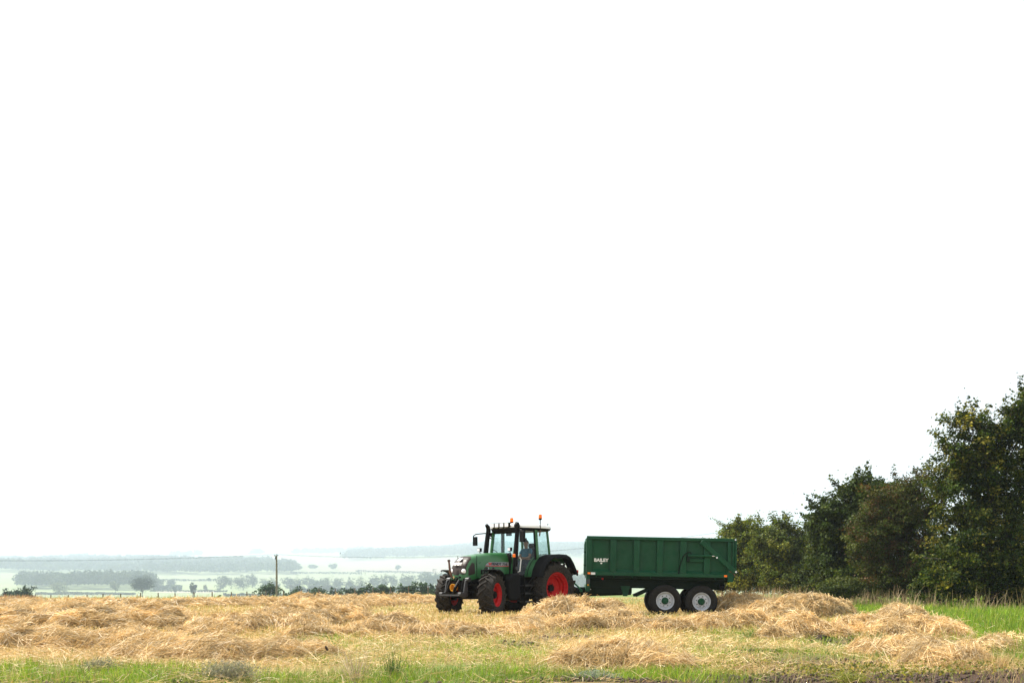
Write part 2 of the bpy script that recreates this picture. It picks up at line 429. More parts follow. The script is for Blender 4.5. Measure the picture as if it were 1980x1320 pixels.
# ------------------------------------------------------------------ the air: pale haze over the whole valley
hz = MB(); hz.box((0, 6300, 215), (21500, 13700, 520))
hm = bpy.data.materials.new('haze_air'); hm.use_nodes = True; hm.node_tree.nodes.clear()
vo = hm.node_tree.nodes.new('ShaderNodeVolumePrincipled')
vo.inputs['Color'].default_value = (.58, .68, .79, 1)
vo.inputs['Density'].default_value = 0.0002
vo.inputs['Anisotropy'].default_value = 0.1
vo.inputs['Density Attribute'].default_value = ''
vo.inputs['Temperature Attribute'].default_value = ''
mo = hm.node_tree.nodes.new('ShaderNodeOutputMaterial')
hm.node_tree.links.new(vo.outputs[0], mo.inputs['Volume'])
try: hm.cycles.homogeneous_volume = True
except Exception: pass
haze = hz.build('haze', hm, smooth=None)
tag(haze, kind='stuff')

# ------------------------------------------------------------------ leaves
def unit(v):
    return v / np.maximum(np.linalg.norm(v, axis=1, keepdims=True), 1e-9)

def leaf_cloud(c, size, tint, nrm=None, aspect=.62, rg=rng):
    """one folded rhombic leaf (two triangles) per centre"""
    n = len(c); size = np.broadcast_to(np.asarray(size, float), (n,))[:, None]
    nv = unit(rg.normal(size=(n, 3)))
    if nrm is not None: nv = unit(nv + nrm)
    t = unit(np.cross(nv, rg.normal(size=(n, 3)))); b = np.cross(nv, t)
    v = np.empty((n, 4, 3))
    v[:, 0] = c - t * size * .5; v[:, 2] = c + t * size * .5
    fold = nv * size * .12
    v[:, 1] = c + b * size * aspect * .5 + fold; v[:, 3] = c - b * size * aspect * .5 + fold
    i = np.arange(n)[:, None] * 4
    f = np.concatenate([i + [0, 1, 2], i + [0, 2, 3]], 1).reshape(-1, 3)
    return v.reshape(-1, 3), f, np.repeat(tint, 4, 0)

def crown_points(lobes, nclump, per, crad, rg, top_sprigs=0, shell=.55):
    """clump centres spread through ellipsoid lobes (cx,cy,cz,rx,ry,rz), then leaves round each clump"""
    vol = np.array([l[3] * l[4] * l[5] for l in lobes]) ** .75; vol = vol / vol.sum()
    cs = []
    for l, w in zip(lobes, vol):
        n = max(3, int(nclump * w)); d = unit(rg.normal(size=(n, 3)))
        r = (shell + (1 - shell) * rg.random((n, 1))) * (1 + .16 * np.sin(3 * d[:, :1] * 3 + l[0]) * np.cos(4 * d[:, 2:3] + l[1])) * rg.uniform(.82, 1.10, (n, 1))
        inner = rg.random((n, 1)) < .25; r = np.where(inner, rg.random((n, 1)) ** .5 * .8, r)
        cs.append(np.array(l[:3]) + d * r * np.array(l[3:6]))
    if top_sprigs:
        l = lobes[np.argmax([q[2] + q[5] for q in lobes])]
        for q in range(top_sprigs):
            l = lobes[rg.integers(len(lobes))]
            d = rg.normal(size=3); d[2] = abs(d[2]) + .6; d /= np.linalg.norm(d)
            base = np.array(l[:3]) + d * np.array(l[3:6])
            cs.append(base + d * crad * (np.linspace(-.3, 1.5, 4)[:, None]))
    cs = np.concatenate(cs)
    off = rg.normal(size=(len(cs), per, 3)) * np.array([1, 1, .62]) * crad * .46
    if top_sprigs: off[-4 * top_sprigs:] *= np.tile([.75, .6, .5, .4], top_sprigs)[:, None, None]
    pts = cs[:, None, :] + off
    return cs, pts.reshape(-1, 3), np.repeat(np.arange(len(cs)), per)

def tree(name, label, cat, loc, lobes, palette, rg_seed, nclump, per, crad, leaf, trunk_r, trunk_h, group=None, mat='leaf', twigs=26, sprigs=0, stems=1, lean=(0, 0), shell=.55):
    rg = np.random.default_rng(rg_seed)
    root = empty(name, loc)
    tag(root, label, cat, group)
    cs, pts, ci = crown_points(lobes, nclump, per, crad, rg, sprigs, shell)
    fr = rg.random(len(pts)) < .07                       # loose leaves standing out from the clumps
    pts[fr] += rg.normal(size=(int(fr.sum()), 3)) * crad * .55
    keep = pts[:, 2] > .12
    if sprigs: keep[-4 * sprigs * per:] &= rg.random(4 * sprigs * per) < np.tile(np.repeat([.5, .35, .22, .12], per), sprigs)
    pts, ci = pts[keep], ci[keep]
    pal = np.array(palette); w = rg.random(len(cs)) ; pi = rg.integers(0, len(pal), len(cs))
    tint = pal[pi[ci]] * (.55 + .9 * w[ci])[:, None] * rg.uniform(.6, 1.5, (len(pts), 1))
    mixp = rg.random(len(pts)) < .4; tint[mixp] = pal[rg.integers(0, len(pal), int(mixp.sum()))] * rg.uniform(.5, 1.5, (int(mixp.sum()), 1))
    ctr = np.mean([l[:3] for l in lobes], 0)
    out = unit(pts - ctr) * .5 + np.array([0, 0, .6])
    v, f, c = leaf_cloud(pts, leaf * rg.uniform(.7, 1.35, len(pts)), tint, out, rg=rg)
    link('crown', np_mesh('crown', v, f, c), M[mat], root)
    t = MB()
    top = Vector((lean[0], lean[1], trunk_h))
    for s in range(stems):
        a = 2 * math.pi * s / max(stems, 1) + rg_seed
        o = Vector((math.cos(a), math.sin(a), 0)) * (trunk_r * 1.6 if stems > 1 else 0)
        tp = top + o * (3 if stems > 1 else 0)
        n = 6
        pp = [o * (1 + i / n) + (tp - o) * (i / n) + Vector((math.sin(i * 1.7 + s + rg_seed), math.cos(i * 2.1 + s), 0)) * trunk_r * .5 * (i > 0) for i in range(n + 1)]
        pp[0].z -= .15
        t.tube(pp, [trunk_r * (1.25 if i == 0 else 1 - .75 * i / n) / (1 if stems == 1 else 1.5) for i in range(n + 1)], 7)
    sel = rg.choice(len(cs), min(twigs, len(cs)), replace=False)
    for q in sel:
        e = Vector(cs[q]); st = top * float(np.clip((e.z * .55) / max(trunk_h, .1), .18, .95))
        mid = st.lerp(e, .5) + Vector((0, 0, .12 * (e - st).length))
        r0 = trunk_r * .38
        t.tube([st, st.lerp(mid, .5) + Vector((0, 0, .03)), mid, e], [r0, r0 * .75, r0 * .5, r0 * .15], 5, caps=False)
    t.build('trunk', M['bark'], root)
    return root

# ------------------------------------------------------------------ the far side of the valley
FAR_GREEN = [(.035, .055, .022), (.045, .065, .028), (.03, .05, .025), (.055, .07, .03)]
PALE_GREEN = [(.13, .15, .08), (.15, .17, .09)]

def wood(name, label, pts, hgt, rad, nper, size, seed, pal=FAR_GREEN):
    """a far wood that reads as one mass: every tree a lumpy dome of leaf faces"""
    rg = np.random.default_rng(seed); n = len(pts); sc_ = float(pts[:, 1].mean() / YU(pts[:, 1].mean())); hgt, rad, size = hgt * sc_, rad * sc_, size * sc_
    d = unit(rg.normal(size=(n, nper, 3)).reshape(-1, 3)).reshape(n, nper, 3); d[..., 2] = np.abs(d[..., 2]) * 1.0 - .15
    hh = hgt * rg.uniform(.7, 1.15, n) * (.72 + .5 * vnoise(pts[:, 0] / (9 * rad), pts[:, 1] / (30 * rad), seed)); rr = rad * rg.uniform(.7, 1.25, n)
    base = np.stack([pts[:, 0], pts[:, 1], zg(pts[:, 0], pts[:, 1])], 1)
    c = base[:, None, :] + d * np.stack([rr, rr, hh * .55], 1)[:, None, :] * rg.uniform(.65, 1.05, (n, nper, 1))
    c[..., 2] += (hh * .48)[:, None]
    pal = np.array(pal); tint = (pal[rg.integers(0, len(pal), n)] * rg.uniform(.7, 1.3, (n, 1)))[:, None, :] * rg.uniform(.75, 1.3, (n, nper, 1))
    v, f, cc = leaf_cloud(c.reshape(-1, 3), size, tint.reshape(-1, 3), d.reshape(-1, 3) * .8, aspect=.8, rg=rg)
    o = link(name, np_mesh(name, v, f, cc), M['far_leaf'])
    tag(o, label, 'wood', kind='stuff')

def region(n, px0, px1, y0, y1, rg, f=None):
    px = rg.uniform(px0, px1, n); y = rg.uniform(y0, y1, n)
    if f is not None:
        k = f(px, y); px, y = px[k], y[k]
    y = YS(y)
    return np.stack([(px - 990) / FPX * y, y], 1)
r_ = np.random.default_rng(11)
wood('valley_wood', 'hazy blue-green block of wood behind the pale green pasture', region(330, 38, 292, 690, 790, r_, lambda p, y: p > 30 + (y < 720) * 12), 12.0, 5.0, 75, 1.6, 21)
wood('hillside_wood', 'pale hazy wood across the hillside above the wood block', region(1300, -80, 330, 1010, 1650, r_), 10, 6.5, 26, 4.0, 22)
wood('hillside_wood', 'hazy mottled wood on the slope to the side of the utility pole', region(1000, 285, 572, 965, 1450, r_, lambda p, y: (p < 520) | (y < 1150)), 9.5, 6.0, 34, 3.2, 23)
wood('ridge_wood', 'hazy wood crowning the ridge above the beige stubble field', region(1700, 668, 1200, 1400, 2060, r_, lambda p, y: p > 668 + (y - 1440) * .03), 12, 7.0, 28, 4.0, 24)
wood('skyline_wood', 'faintest line of trees along the skyline beyond the pole', region(420, -120, 720, 1950, 2200, r_, lambda p, y: vnoise(p / 45, y * 0, 3) > .42), 13, 8, 24, 5.0, 25)
wood('valley_wood', 'hazy wood at the valley floor between tractor and trailer', region(150, 800, 1210, 690, 800, r_, lambda p, y: p > 815), 9, 5.0, 60, 1.8, 26)

def far_tree(name, label, px, Y, top, wpx, pal, seed, mat='far_leaf', trunk=.32, group=None, airy=False, lean=(0, 0), leafk=1.0, n=70, squash=.42, cat='tree'):
    Y = float(YS(Y)); x = (px - 990) / FPX * Y; z0 = float(zg(x, Y)); H = CAM_Z + (HORIZON - top) / FPX * Y - z0; W = wpx / FPX * Y / 2
    rg = np.random.default_rng(seed)
    cz = H * (1 - squash) ; rz = H * squash
    lobes = [(lean[0] * W, 0, cz, W * .8, W * .8, rz * .95)]
    for q in range(4):
        a = rg.uniform(0, 6.28); lobes.append((math.cos(a) * W * .5, math.sin(a) * W * .5, cz + rg.uniform(-.35, .35) * rz, W * .5, W * .5, rz * .55))
    return tree(name, label, cat, (x, Y, z0), lobes, pal, seed, n, 13 if airy else 20, W * .26, max(.35, Y * .0009) * leafk, max(.12, H * .022), H * .55, group, mat, twigs=18, shell=.45)

far_tree('field_tree', 'tall dark spreading tree standing alone in the pale green pasture', 275, 470, 1108, 50, [(.010, .022, .014), (.016, .03, .016)], 31, squash=.36, n=300, leafk=.9)
far_tree('field_tree', 'small slim tree alone in the pasture halfway from spreading tree to utility pole', 373, 470, 1122, 17, [(.03, .05, .035)], 32, squash=.4)
far_tree('field_bush', 'dark rounded bush cluster rising behind the straw at the far left edge', 44, 252, 1126, 60, [(.028, .05, .03), (.035, .06, .035)], 33, squash=.6, n=260, leafk=1.5, cat='bush')
far_tree('field_bush', 'small dark bush at the very edge beside the larger rounded bush', 14, 253, 1135, 30, [(.028, .05, .03), (.035, .06, .035)], 34, squash=.6, n=160, leafk=1.5, cat='bush')
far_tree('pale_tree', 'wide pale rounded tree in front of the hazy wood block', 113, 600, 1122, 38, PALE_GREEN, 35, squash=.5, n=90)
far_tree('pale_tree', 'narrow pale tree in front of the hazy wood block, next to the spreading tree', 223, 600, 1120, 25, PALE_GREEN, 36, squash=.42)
far_tree('hazy_tree', 'hazy rounded tree touching the right side of the spreading tree', 305, 700, 1112, 28, FAR_GREEN, 37, squash=.5)
far_tree('hazy_tree', 'small hazy tree between the spreading tree and the slim tree', 331, 760, 1118, 19, FAR_GREEN, 38, squash=.45)
far_tree('hazy_tree', 'tiny hazy bush below the small tree in the pasture', 338, 620, 1131, 9, FAR_GREEN, 39, squash=.45)
far_tree('hillside_tree', 'faint rounded tree with clear trunk on the pale hillside field right of pole', 605, 1080, 1091, 21, FAR_GREEN, 40, squash=.36, n=90)
far_tree('hillside_tree', 'faint tall narrow tree on the pale hillside field', 644, 1080, 1088, 17, FAR_GREEN, 41, squash=.45, n=90)
far_tree('hillside_tree', 'faint thin tree in the hedge below the beige field', 769, 1060, 1091, 13, FAR_GREEN, 42, airy=True, squash=.4)
far_tree('hillside_tree', 'faint pale tree at the end of the hillside wood above the pole top', 547, 1100, 1083, 10, FAR_GREEN, 43, squash=.45)
row = [(428, 1112, 26), (447, 1110, 24), (468, 1111, 26), (489, 1107, 24), (507, 1111, 24), (528, 1114, 22), (556, 1112, 22), (577, 1111, 22), (598, 1110, 26), (617, 1116, 22),
       (636, 1113, 24), (655, 1110, 24), (676, 1112, 24), (699, 1110, 26), (722, 1112, 16), (742, 1106, 26), (760, 1108, 20), (779, 1110, 20), (798, 1104, 24), (818, 1100, 26), (838, 1097, 30), (858, 1096, 30), (1112, 1108, 26), (1133, 1109, 26)]
ords = 'first second third fourth fifth sixth seventh eighth ninth tenth eleventh twelfth thirteenth fourteenth fifteenth sixteenth seventeenth eighteenth nineteenth twentieth'.split()
for i, (px, top, w) in enumerate(row):
    if i < 20: lab = 'hazy blue-green tree, %s from the left in the long valley row' % ords[i]
    else: lab = ['tall hazy tree beside the tractor front wheel in the valley row', 'tall hazy tree behind the tractor nose', 'hazy tree behind the gap just after the tractor', 'hazy tree just ahead of the trailer front'][i - 20]
    far_tree('hedgerow_tree', lab, px + (i * 7 % 5 - 2), 690 + (i * 37 % 60), top + (i * 5 % 7 - 3), w * (1.15 + .3 * (i * 3 % 4) / 3), FAR_GREEN, 60 + i, group='trees of the valley row', squash=.56, airy=(i % 3 == 1), n=85)

def hedge(name, label, pxs, Y, hpx, dpx, pal, seed, size, n):
    """a clipped far hedge: low long mass of leaves"""
    rg = np.random.default_rng(seed); sc_ = float(YS(Y)) / Y; Y = float(YS(Y)); size *= sc_; dpx *= sc_
    px = rg.uniform(pxs[0], pxs[1], n); y = Y + rg.normal(size=n) * dpx
    x = (px - 990) / FPX * y; h = hpx / FPX * Y
    prof = .65 + .5 * vnoise(px / 9, px * 0, seed)
    c = np.stack([x, y, zg(x, y) + rg.random(n) ** .6 * h * prof], 1)
    pal = np.array(pal); tint = pal[rg.integers(0, len(pal), n)] * rg.uniform(.7, 1.3, (n, 1))
    v, f, cc = leaf_cloud(c, size, tint, np.array([[0, -.2, .5]]), .8, rg)
    return tag(link(name, np_mesh(name, v, f, cc), M['far_leaf']), label, 'hedge')
HD = [(.035, .045, .03), (.045, .05, .035)]
hedge('field_hedge', 'dark low hedge running across the valley below the tree row', (432, 705), 560, 6, 2, HD, 81, .9, 2600)
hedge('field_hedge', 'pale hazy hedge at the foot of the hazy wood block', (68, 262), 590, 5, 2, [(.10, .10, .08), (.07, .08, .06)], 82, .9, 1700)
hedge('field_hedge', 'hazy purple-grey thicket in front of the tree row', (560, 870), 640, 13, 4, [(.06, .06, .05), (.05, .055, .045)], 83, 1.2, 3600)
hedge('field_hedge', 'faint broken hedge line below the beige hillside field', (688, 838), 1040, 4, 2, HD, 84, 1.3, 700)
hedge('field_hedge', 'thin hazy hedge between the pastures by the slim tree', (290, 440), 660, 4, 2, HD, 85, .9, 700)
hedge('field_hedge', 'hazy dark hedge at valley floor seen under the gap behind the tractor', (1096, 1150), 560, 12, 3, HD, 86, 1.0, 900)

near = [(575, 1135, 36), (613, 1134, 44), (645, 1138, 26), (667, 1136, 28), (690, 1131, 30), (712, 1129, 28), (732, 1128, 26), (752, 1127, 28), (776, 1131, 26), (794, 1125, 26), (813, 1124, 28), (832, 1129, 24), (852, 1131, 24)]
hedge('field_hedge', 'faint hedge across the pale field above the small slim tree', (300, 425), 850, 4, 2, HD, 87, 1.1, 500)
hedge('field_hedge', 'faint hedge climbing the hillside beside the hillside trees', (560, 700), 985, 4, 2, HD, 88, 1.2, 600)
hedge('field_hedge', 'hazy thicket behind the small trees in the pasture', (296, 352), 700, 9, 3, FAR_GREEN, 89, 1.3, 900)
far_tree('hillside_tree', 'faint small tree in the pale field above the thin pasture hedge', 404, 840, 1117, 8, FAR_GREEN, 44, squash=.45)
far_tree('hillside_tree', 'faint tiny tree in the pale field right of the spreading tree', 357, 850, 1120, 7, FAR_GREEN, 45, squash=.45)
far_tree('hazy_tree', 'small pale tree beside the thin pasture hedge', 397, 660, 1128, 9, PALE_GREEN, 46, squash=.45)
NEARH = [(.036, .066, .03), (.045, .08, .034), (.055, .09, .04)]
for i, (px, top, w) in enumerate(near):
    w *= 1.5; top -= 4
    far_tree('hedge_bush', 'dark green bush beyond the fence, %s to the right of the pole' % ords[i], px, 205 + (i * 13 % 14), top, w, NEARH, 90 + i, group='bushes beyond the fence', squash=.62, n=60, leafk=1.3, cat='bush')
far_tree('airy_tree', 'dark green low airy tree spreading behind the utility pole', 518, 215, 1124, 58, NEARH, 110, squash=.38, n=70, airy=True, leafk=1.3)
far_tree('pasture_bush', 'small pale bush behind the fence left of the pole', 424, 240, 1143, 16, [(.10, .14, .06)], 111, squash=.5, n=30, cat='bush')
far_tree('pasture_bush', 'tiny dark bush beside a fence post right of the spreading tree', 306, 240, 1147, 7, NEARH, 112, squash=.5, n=20, cat='bush')

# ------------------------------------------------------------------ fence, pole, wires
fence = empty('post_and_wire_fence', (-45, 160, float(zg(-45, 160))))
tag(fence, 'post and wire fence of thin dark posts along the far field edge', 'fence')
inv = Vector(fence.location)
tops = []
for i in range(24):
    px = 64 + i * 34.6 + rng.normal() * 2; Y = 160 + rng.normal() * .6
    x = (px - 990) / FPX * Y; z = float(zg(x, Y))
    topy = -3.0 + np.interp(px, [60, 170, 495, 551, 700, 850], [1153.0, 1152, 1145, 1142.5, 1138, 1135]) + rng.normal() * .5
    zt = CAM_Z + (HORIZON - topy) / FPX * Y
    b = MB(); lean = rng.normal() * .04
    b.tube([Vector((x, Y, z - .3)) - inv, Vector((x + lean * .5, Y, (z + zt) / 2)) - inv, Vector((x + lean, Y, zt)) - inv], [.095, .09, .085], 7)
    b.build('post', M['post'], fence); tops.append(Vector((x + lean, Y, zt)) - inv)
for dz in (.12, .45, .8):
    w = MB(); w.tube([t + Vector((0, -.1, -dz)) for t in tops], .006, 4); w.build('wire', M['grey'], fence)

PY = 158.0
pole_b = at(535, 1150, PY); pz = float(zg(pole_b.x, PY)); ptop = at(535, 1073, PY)
pole = empty('utility_pole', (pole_b.x, PY, pz))
tag(pole, 'weathered wooden utility pole standing at the far field edge', 'pole')
hgt = ptop.z - pz
b = MB(); b.tube([(0, 0, -.4), (0, 0, hgt * .5), (-.03, 0, hgt)], [.17, .15, .12], 12); b.build('shaft', M['wood'], pole)
b = MB(); b.bar((-.33, -.1, hgt - .1), (.25, -.1, hgt - .02), .09, .1); b.build('crossarm', M['grey'], pole)
for dx, dz in ((-.3, .12), (0, .22), (.22, .12)):
    b = MB(); b.tube([(dx, -.1, hgt - .1), (dx, -.1, hgt + dz - .08)], .015, 6)
    b.tube([(dx, -.1, hgt + dz - .1), (dx, -.1, hgt + dz - .03), (dx, -.1, hgt + dz)], [.06, .07, .03], 8); b.build('insulator', M['dark'], pole)
b = MB(); b.box((-.16, -.05, hgt - .42), (.16, .18, .34)); b.tube([(-.16, -.05, hgt - .25), (-.2, -.05, hgt - .05)], .015, 5); b.build('fuse_box', M['dark'], pole, bevel=.02)
for k, dx in enumerate((0.0, .22)):
    w = MB()
    def seg(a, c, sag, n=14):
        return [a.lerp(c, i / n) - Vector((0, 0, sag * 4 * (i / n) * (1 - i / n))) for i in range(n + 1)]
    ins = Vector((pole_b.x + dx, PY - .1, hgt + pz + .2 - .1 * k))
    Lft = at(-260, 1079, 150); Rgt = at(1500, 1012, 130)
    w.tube(seg(Lft + Vector((0, dx * 3, 0)), ins, .6 + k * .02) + seg(ins, Rgt + Vector((0, dx * 3, 0)), 1.9 + .03 * k)[1:], .010, 5)
    o = w.build('overhead_wire', M['dark'])
    tag(o, ['upper of the thin dark wires strung from the utility pole', 'lower of the thin dark wires strung from the utility pole'][k], 'wire', 'wires on the utility pole')
_wp = None
bird_at = at(658, 1069.5, 156.0)
bd = MB()
bd.loft([[(x0, r0 * math.cos(a) * .8, z0 + r0 * math.sin(a)) for a in np.linspace(0, 2 * math.pi, 9)[:-1]] for x0, z0, r0 in ((-.16, -.10, .012), (-.09, -.03, .045), (0, .03, .075), (.06, .09, .06), (.10, .13, .042), (.14, .14, .012))])
bd.tube([(0, .02, -.03), (0, .02, -.1)], .008, 4); bd.tube([(0, -.02, -.03), (0, -.02, -.1)], .008, 4)
o = bd.build('bird', M['hair']); o.location = bird_at
tag(o, 'small dark bird on the overhead wire right of the utility pole', 'bird')

# ------------------------------------------------------------------ lettering
def text_mesh(s, size, depth=.004, bold=0.0):
    cu = bpy.data.curves.new('lettering', 'FONT'); cu.body = s; cu.size = size; cu.extrude = depth; cu.offset = bold
    cu.align_x = 'CENTER'; cu.align_y = 'CENTER'; cu.resolution_u = 3
    t = bpy.data.objects.new('lettering_tmp', cu); C.objects.link(t)
    dg = bpy.context.evaluated_depsgraph_get(); dg.update()
    me = bpy.data.meshes.new_from_object(t.evaluated_get(dg), depsgraph=dg)
    bpy.data.objects.remove(t); bpy.data.curves.remove(cu)
    return me
def lettering(s, size, mat, parent, loc, xdir, up, bold=0.0, sx=1.0):
    me = text_mesh(s, size, .004, bold); me.materials.clear()
    o = link('lettering', me, mat, parent)
    X, Z = Vector(xdir).normalized(), Vector(up).normalized(); N = X.cross(Z)
    mt = Matrix((X * sx, Z, N)).transposed().to_4x4(); mt.translation = Vector(loc)
    o.matrix_local = mt
    return o

# ------------------------------------------------------------------ wheels (local Y is the axle, +Y outward)
def ag_tyre(r, w, rim, lugs, lug_h):
    """tractor tyre: carcass and two staggered rows of slanted lugs"""
    b = MB(); h = w / 2; rc = r - lug_h
    prof = [(-h*.72, rim - .01), (-h*.92, rim + (rc-rim)*.3), (-h*.98, rim + (rc-rim)*.6), (-h*.9, rim + (rc-rim)*.86), (-h*.55, rc - .008), (0, rc),
            (h*.55, rc - .008), (h*.9, rim + (rc-rim)*.86), (h*.98, rim + (rc-rim)*.6), (h*.92, rim + (rc-rim)*.3), (h*.72, rim - .01)]
    b.lathe(prof, 56, closed=True)
    for side in (-1, 1):
        for k in range(lugs):
            a0 = 2 * math.pi * (k + (.5 if side > 0 else 0)) / lugs
            path = [(-.03, rc, r, 0), (.35*h, rc - .004, r - .003, .10), (.7*h, rc - .03, r - .012, .20), (.98*h, rc - .07, r - .035, .27), (1.0*h, rc - .15, r - .12, .285)]
            secs = []
            for (yy, ri, ro, da) in path:
                a = a0 - da * (0.68 / r) * 1.15; hw = (.026 if yy < .9*h else .034) / r
                sec = []
                for rr, s2 in ((ri - .02, -1.25), (ro, -1), (ro, 1), (ri - .02, 1.25)):
                    sec.append((rr * math.cos(a + s2*hw), side * yy, rr * math.sin(a + s2*hw)))
                secs.append(sec)
            b.loft(secs)
    return b.mesh('tyre', 30)

def dish_wheel(rim, w, disc_y, hub_r):
    h = w * .36
    b = MB()
    b.lathe([(h, rim + .012), (h + .012, rim + .004), (h + .008, rim - .018), (h - .03, rim - .03), (h * .72, rim - .04), (h * .62, rim - .075), (h * .2, rim - .085), (h * .1, rim - .13),
             (disc_y + .05, rim * .72), (disc_y + .035, rim * .66), (disc_y + .01, rim * .55), (disc_y, hub_r * 2.4), (disc_y, .001)], 48, caps=False)
    b.lathe([(-h, rim + .012), (-h + .03, rim - .03), (disc_y - .03, rim - .07), (disc_y - .05, rim * .5), (disc_y - .05, .001)], 48, caps=False)
    return b.mesh('wheel', 40)

def hub_mesh(disc_y, hub_r, out, nb, br):
    b = MB()
    b.lathe([(disc_y - .01, hub_r * 1.05), (disc_y + out * .6, hub_r), (disc_y + out, hub_r * .8), (disc_y + out, .001)], 20)
    for k in range(nb):
        a = 2 * math.pi * k / nb
        b.lathe([(disc_y - .005, .019), (disc_y + .03, .019), (disc_y + .036, .001)], 6, Matrix.Translation((br * math.cos(a), 0, br * math.sin(a))))
    return b.mesh('hub', 35)

tr = empty('tractor', (0.64, 35.2, float(zg(0.0, 34.0)) - .015), R(225))
tag(tr, 'green farm tractor with red wheels and black mudguards turning toward the camera', 'tractor')
RT = ag_tyre(.90, .60, .52, 20, .06); RW = dish_wheel(.52, .60, -.10, .085); RH = hub_mesh(-.10, .095, .05, 8, .15)
FT = ag_tyre(.69, .50, .37, 17, .055); FW = dish_wheel(.37, .50, -.02, .085); FH = hub_mesh(-.02, .125, .16, 8, .16)
def wheel(wm, tm, hm_, loc, side, steer, spin):
    o = link('wheel', wm, M['red'], tr)
    o.location = loc
    o.rotation_euler = Matrix.Rotation(steer + (0 if side > 0 else math.pi), 3, 'Z').to_euler()
    t = link('tyre', tm, M['rubber'], o); t.rotation_euler = (0, spin, 0)
    h = link('hub', hm_, M['dark'], o); h.rotation_euler = (0, spin, 0)
    return o
STEER = R(24)
for side in (1, -1):
    wheel(RW, RT, RH, (0, side * 1.0, .90), side, 0, .2 * side)
    wheel(FW, FT, FH, (2.8, side * 1.0, .69), side, STEER, .13 * side + .3)

# body under the bonnet and cab
b = MB(); b.box((1.9, 0, .92), (2.3, .46, .62)); b.box((.35, 0, .95), (1.3, .6, .75)); b.box((-.45, 0, .95), (.5, .55, .6)); b.box((2.95, 0, 1.08), (.75, .5, .3))
b.build('engine_block', M['dark'], tr, bevel=.03)
b = MB(); b.tube([(0, -.98, .90), (0, -.45, .90), (0, .45, .90), (0, .98, .90)], [.11, .17, .17, .11], 14); b.build('rear_axle', M['dark'], tr)
b = MB(); b.bar((2.8, -.8, .66), (2.8, .8, .66), .22, .2); b.box((2.8, 0, .72), (.45, .4, .35))
for s in (-1, 1): b.tube([(2.8, s * .78, .5), (2.8, s * .78, .92)], .1, 10); b.tube([(2.55, s * .2, .68), (2.62, s * .72, .66)], .03, 8)
b.build('front_axle', M['dark'], tr, bevel=.02)
b = MB()
for s in (-1, 1): b.prism([(1.5, 1.0), (3.0, 1.0), (3.22, 1.17), (2.9, 1.24), (1.5, 1.24)], s * .40 - .02, s * .40 + .02)
b.build('side_panel', M['black'], tr, bevel=.01)

# bonnet, grille, side vents: one rounded skin split along its panel lines
XS = np.concatenate([np.linspace(1.5, 2.92, 12), np.linspace(2.96, 3.3, 18), np.array([3.32, 3.34, 3.36, 3.38, 3.395, 3.41, 3.42])])
zt = np.interp(XS, [1.5, 2.2, 2.7, 2.95, 3.1, 3.2, 3.28, 3.34, 3.38, 3.42], [2.07, 2.04, 1.985, 1.93, 1.87, 1.79, 1.68, 1.55, 1.42, 1.27])
wd = np.interp(XS, [1.5, 2.5, 2.95, 3.1, 3.2, 3.3, 3.36, 3.4, 3.42], [.46, .455, .445, .43, .41, .37, .31, .23, .15])
zb = np.interp(XS, [1.5, 2.9, 3.1, 3.42], [1.22, 1.22, 1.16, 1.15])
NA = 44; ang = np.linspace(0, math.pi, NA)
cy = np.sign(np.cos(ang)) * np.abs(np.cos(ang)) ** .42; sz = np.abs(np.sin(ang)) ** .55
PV = np.stack([np.repeat(XS[:, None], NA, 1), wd[:, None] * cy[None], zb[:, None] + (zt - zb)[:, None] * sz[None]], -1)
sets = {'bonnet': [], 'grille': [], 'vent': []}
for i in range(len(XS) - 1):
    for k in range(NA - 1):
        c = (PV[i, k] + PV[i+1, k] + PV[i, k+1] + PV[i+1, k+1]) / 4
        q = [tuple(PV[i, k]), tuple(PV[i+1, k]), tuple(PV[i+1, k+1]), tuple(PV[i, k+1])]
        ay = abs(c[1])
        if c[2] > 1.33 and c[0] > 2.97 + 1.1 * max(0, ay - .23) and ay < .34 + .0 * c[0]: key = 'grille'
        elif ay > .35 and 3.0 < c[0] < 3.24 and 1.28 < c[2] < 1.70 - 1.4 * max(0, c[0] - 3.1): key = 'vent'
        else: key = 'bonnet'
        sets[key].append((q, c))
for key, mname in (('bonnet', 'green'), ('grille', 'brown'), ('vent', 'brown')):
    for s in ((0,) if key != 'vent' else (-1, 1)):
        b = MB()
        for q, c in sets[key]:
            if s and c[1] * s < 0: continue
            b.add(q, [(0, 1, 2, 3)])
        if key == 'bonnet': b.add([tuple(PV[-1, k]) for k in range(NA)], [tuple(range(NA))]); b.add([tuple(PV[0, k]) for k in range(NA)], [tuple(range(NA))])
        o = b.build(key if key != 'vent' else 'side_vent', M[mname], tr, weld=True, smooth=50)
b = MB(); b.box((2.925, 0, 1.66), (.012, .902, .02))
for s in (-1, 1): b.box((2.935, s * .449, 1.6), (.014, .012, .68))
b.build('panel_gap', M['dark'], tr)
b = MB()                                                     # badge strip on each side
for s in (-1, 1): b.prism([(1.52, 1.60), (1.52, 1.745), (2.42, 1.735), (2.54, 1.67), (2.58, 1.60)], s * .464 - .008, s * .464 + .008)
b.build('badge_strip', M['silver'], tr)
b = MB()
for s in (-1, 1): b.box((2.04, s * .472, 1.615), (1.04, .012, .018))
b.build('badge_line', M['red_dot'], tr)
lettering('FENDT 716', .115, M['trousers'], tr, (1.96, .477, 1.675), (-1, 0, 0), (0, 0, 1), .004, 1.25)
lettering('W', .10, M['red_dot'], tr, (2.38, .477, 1.675), (-1, 0, 0), (0, 0, 1), .006, 1.2)
lettering('FENDT', .115, M['white'], tr, (3.352, 0, 1.66), (0, 1, 0), (-.35, 0, 1), .006, 1.15)
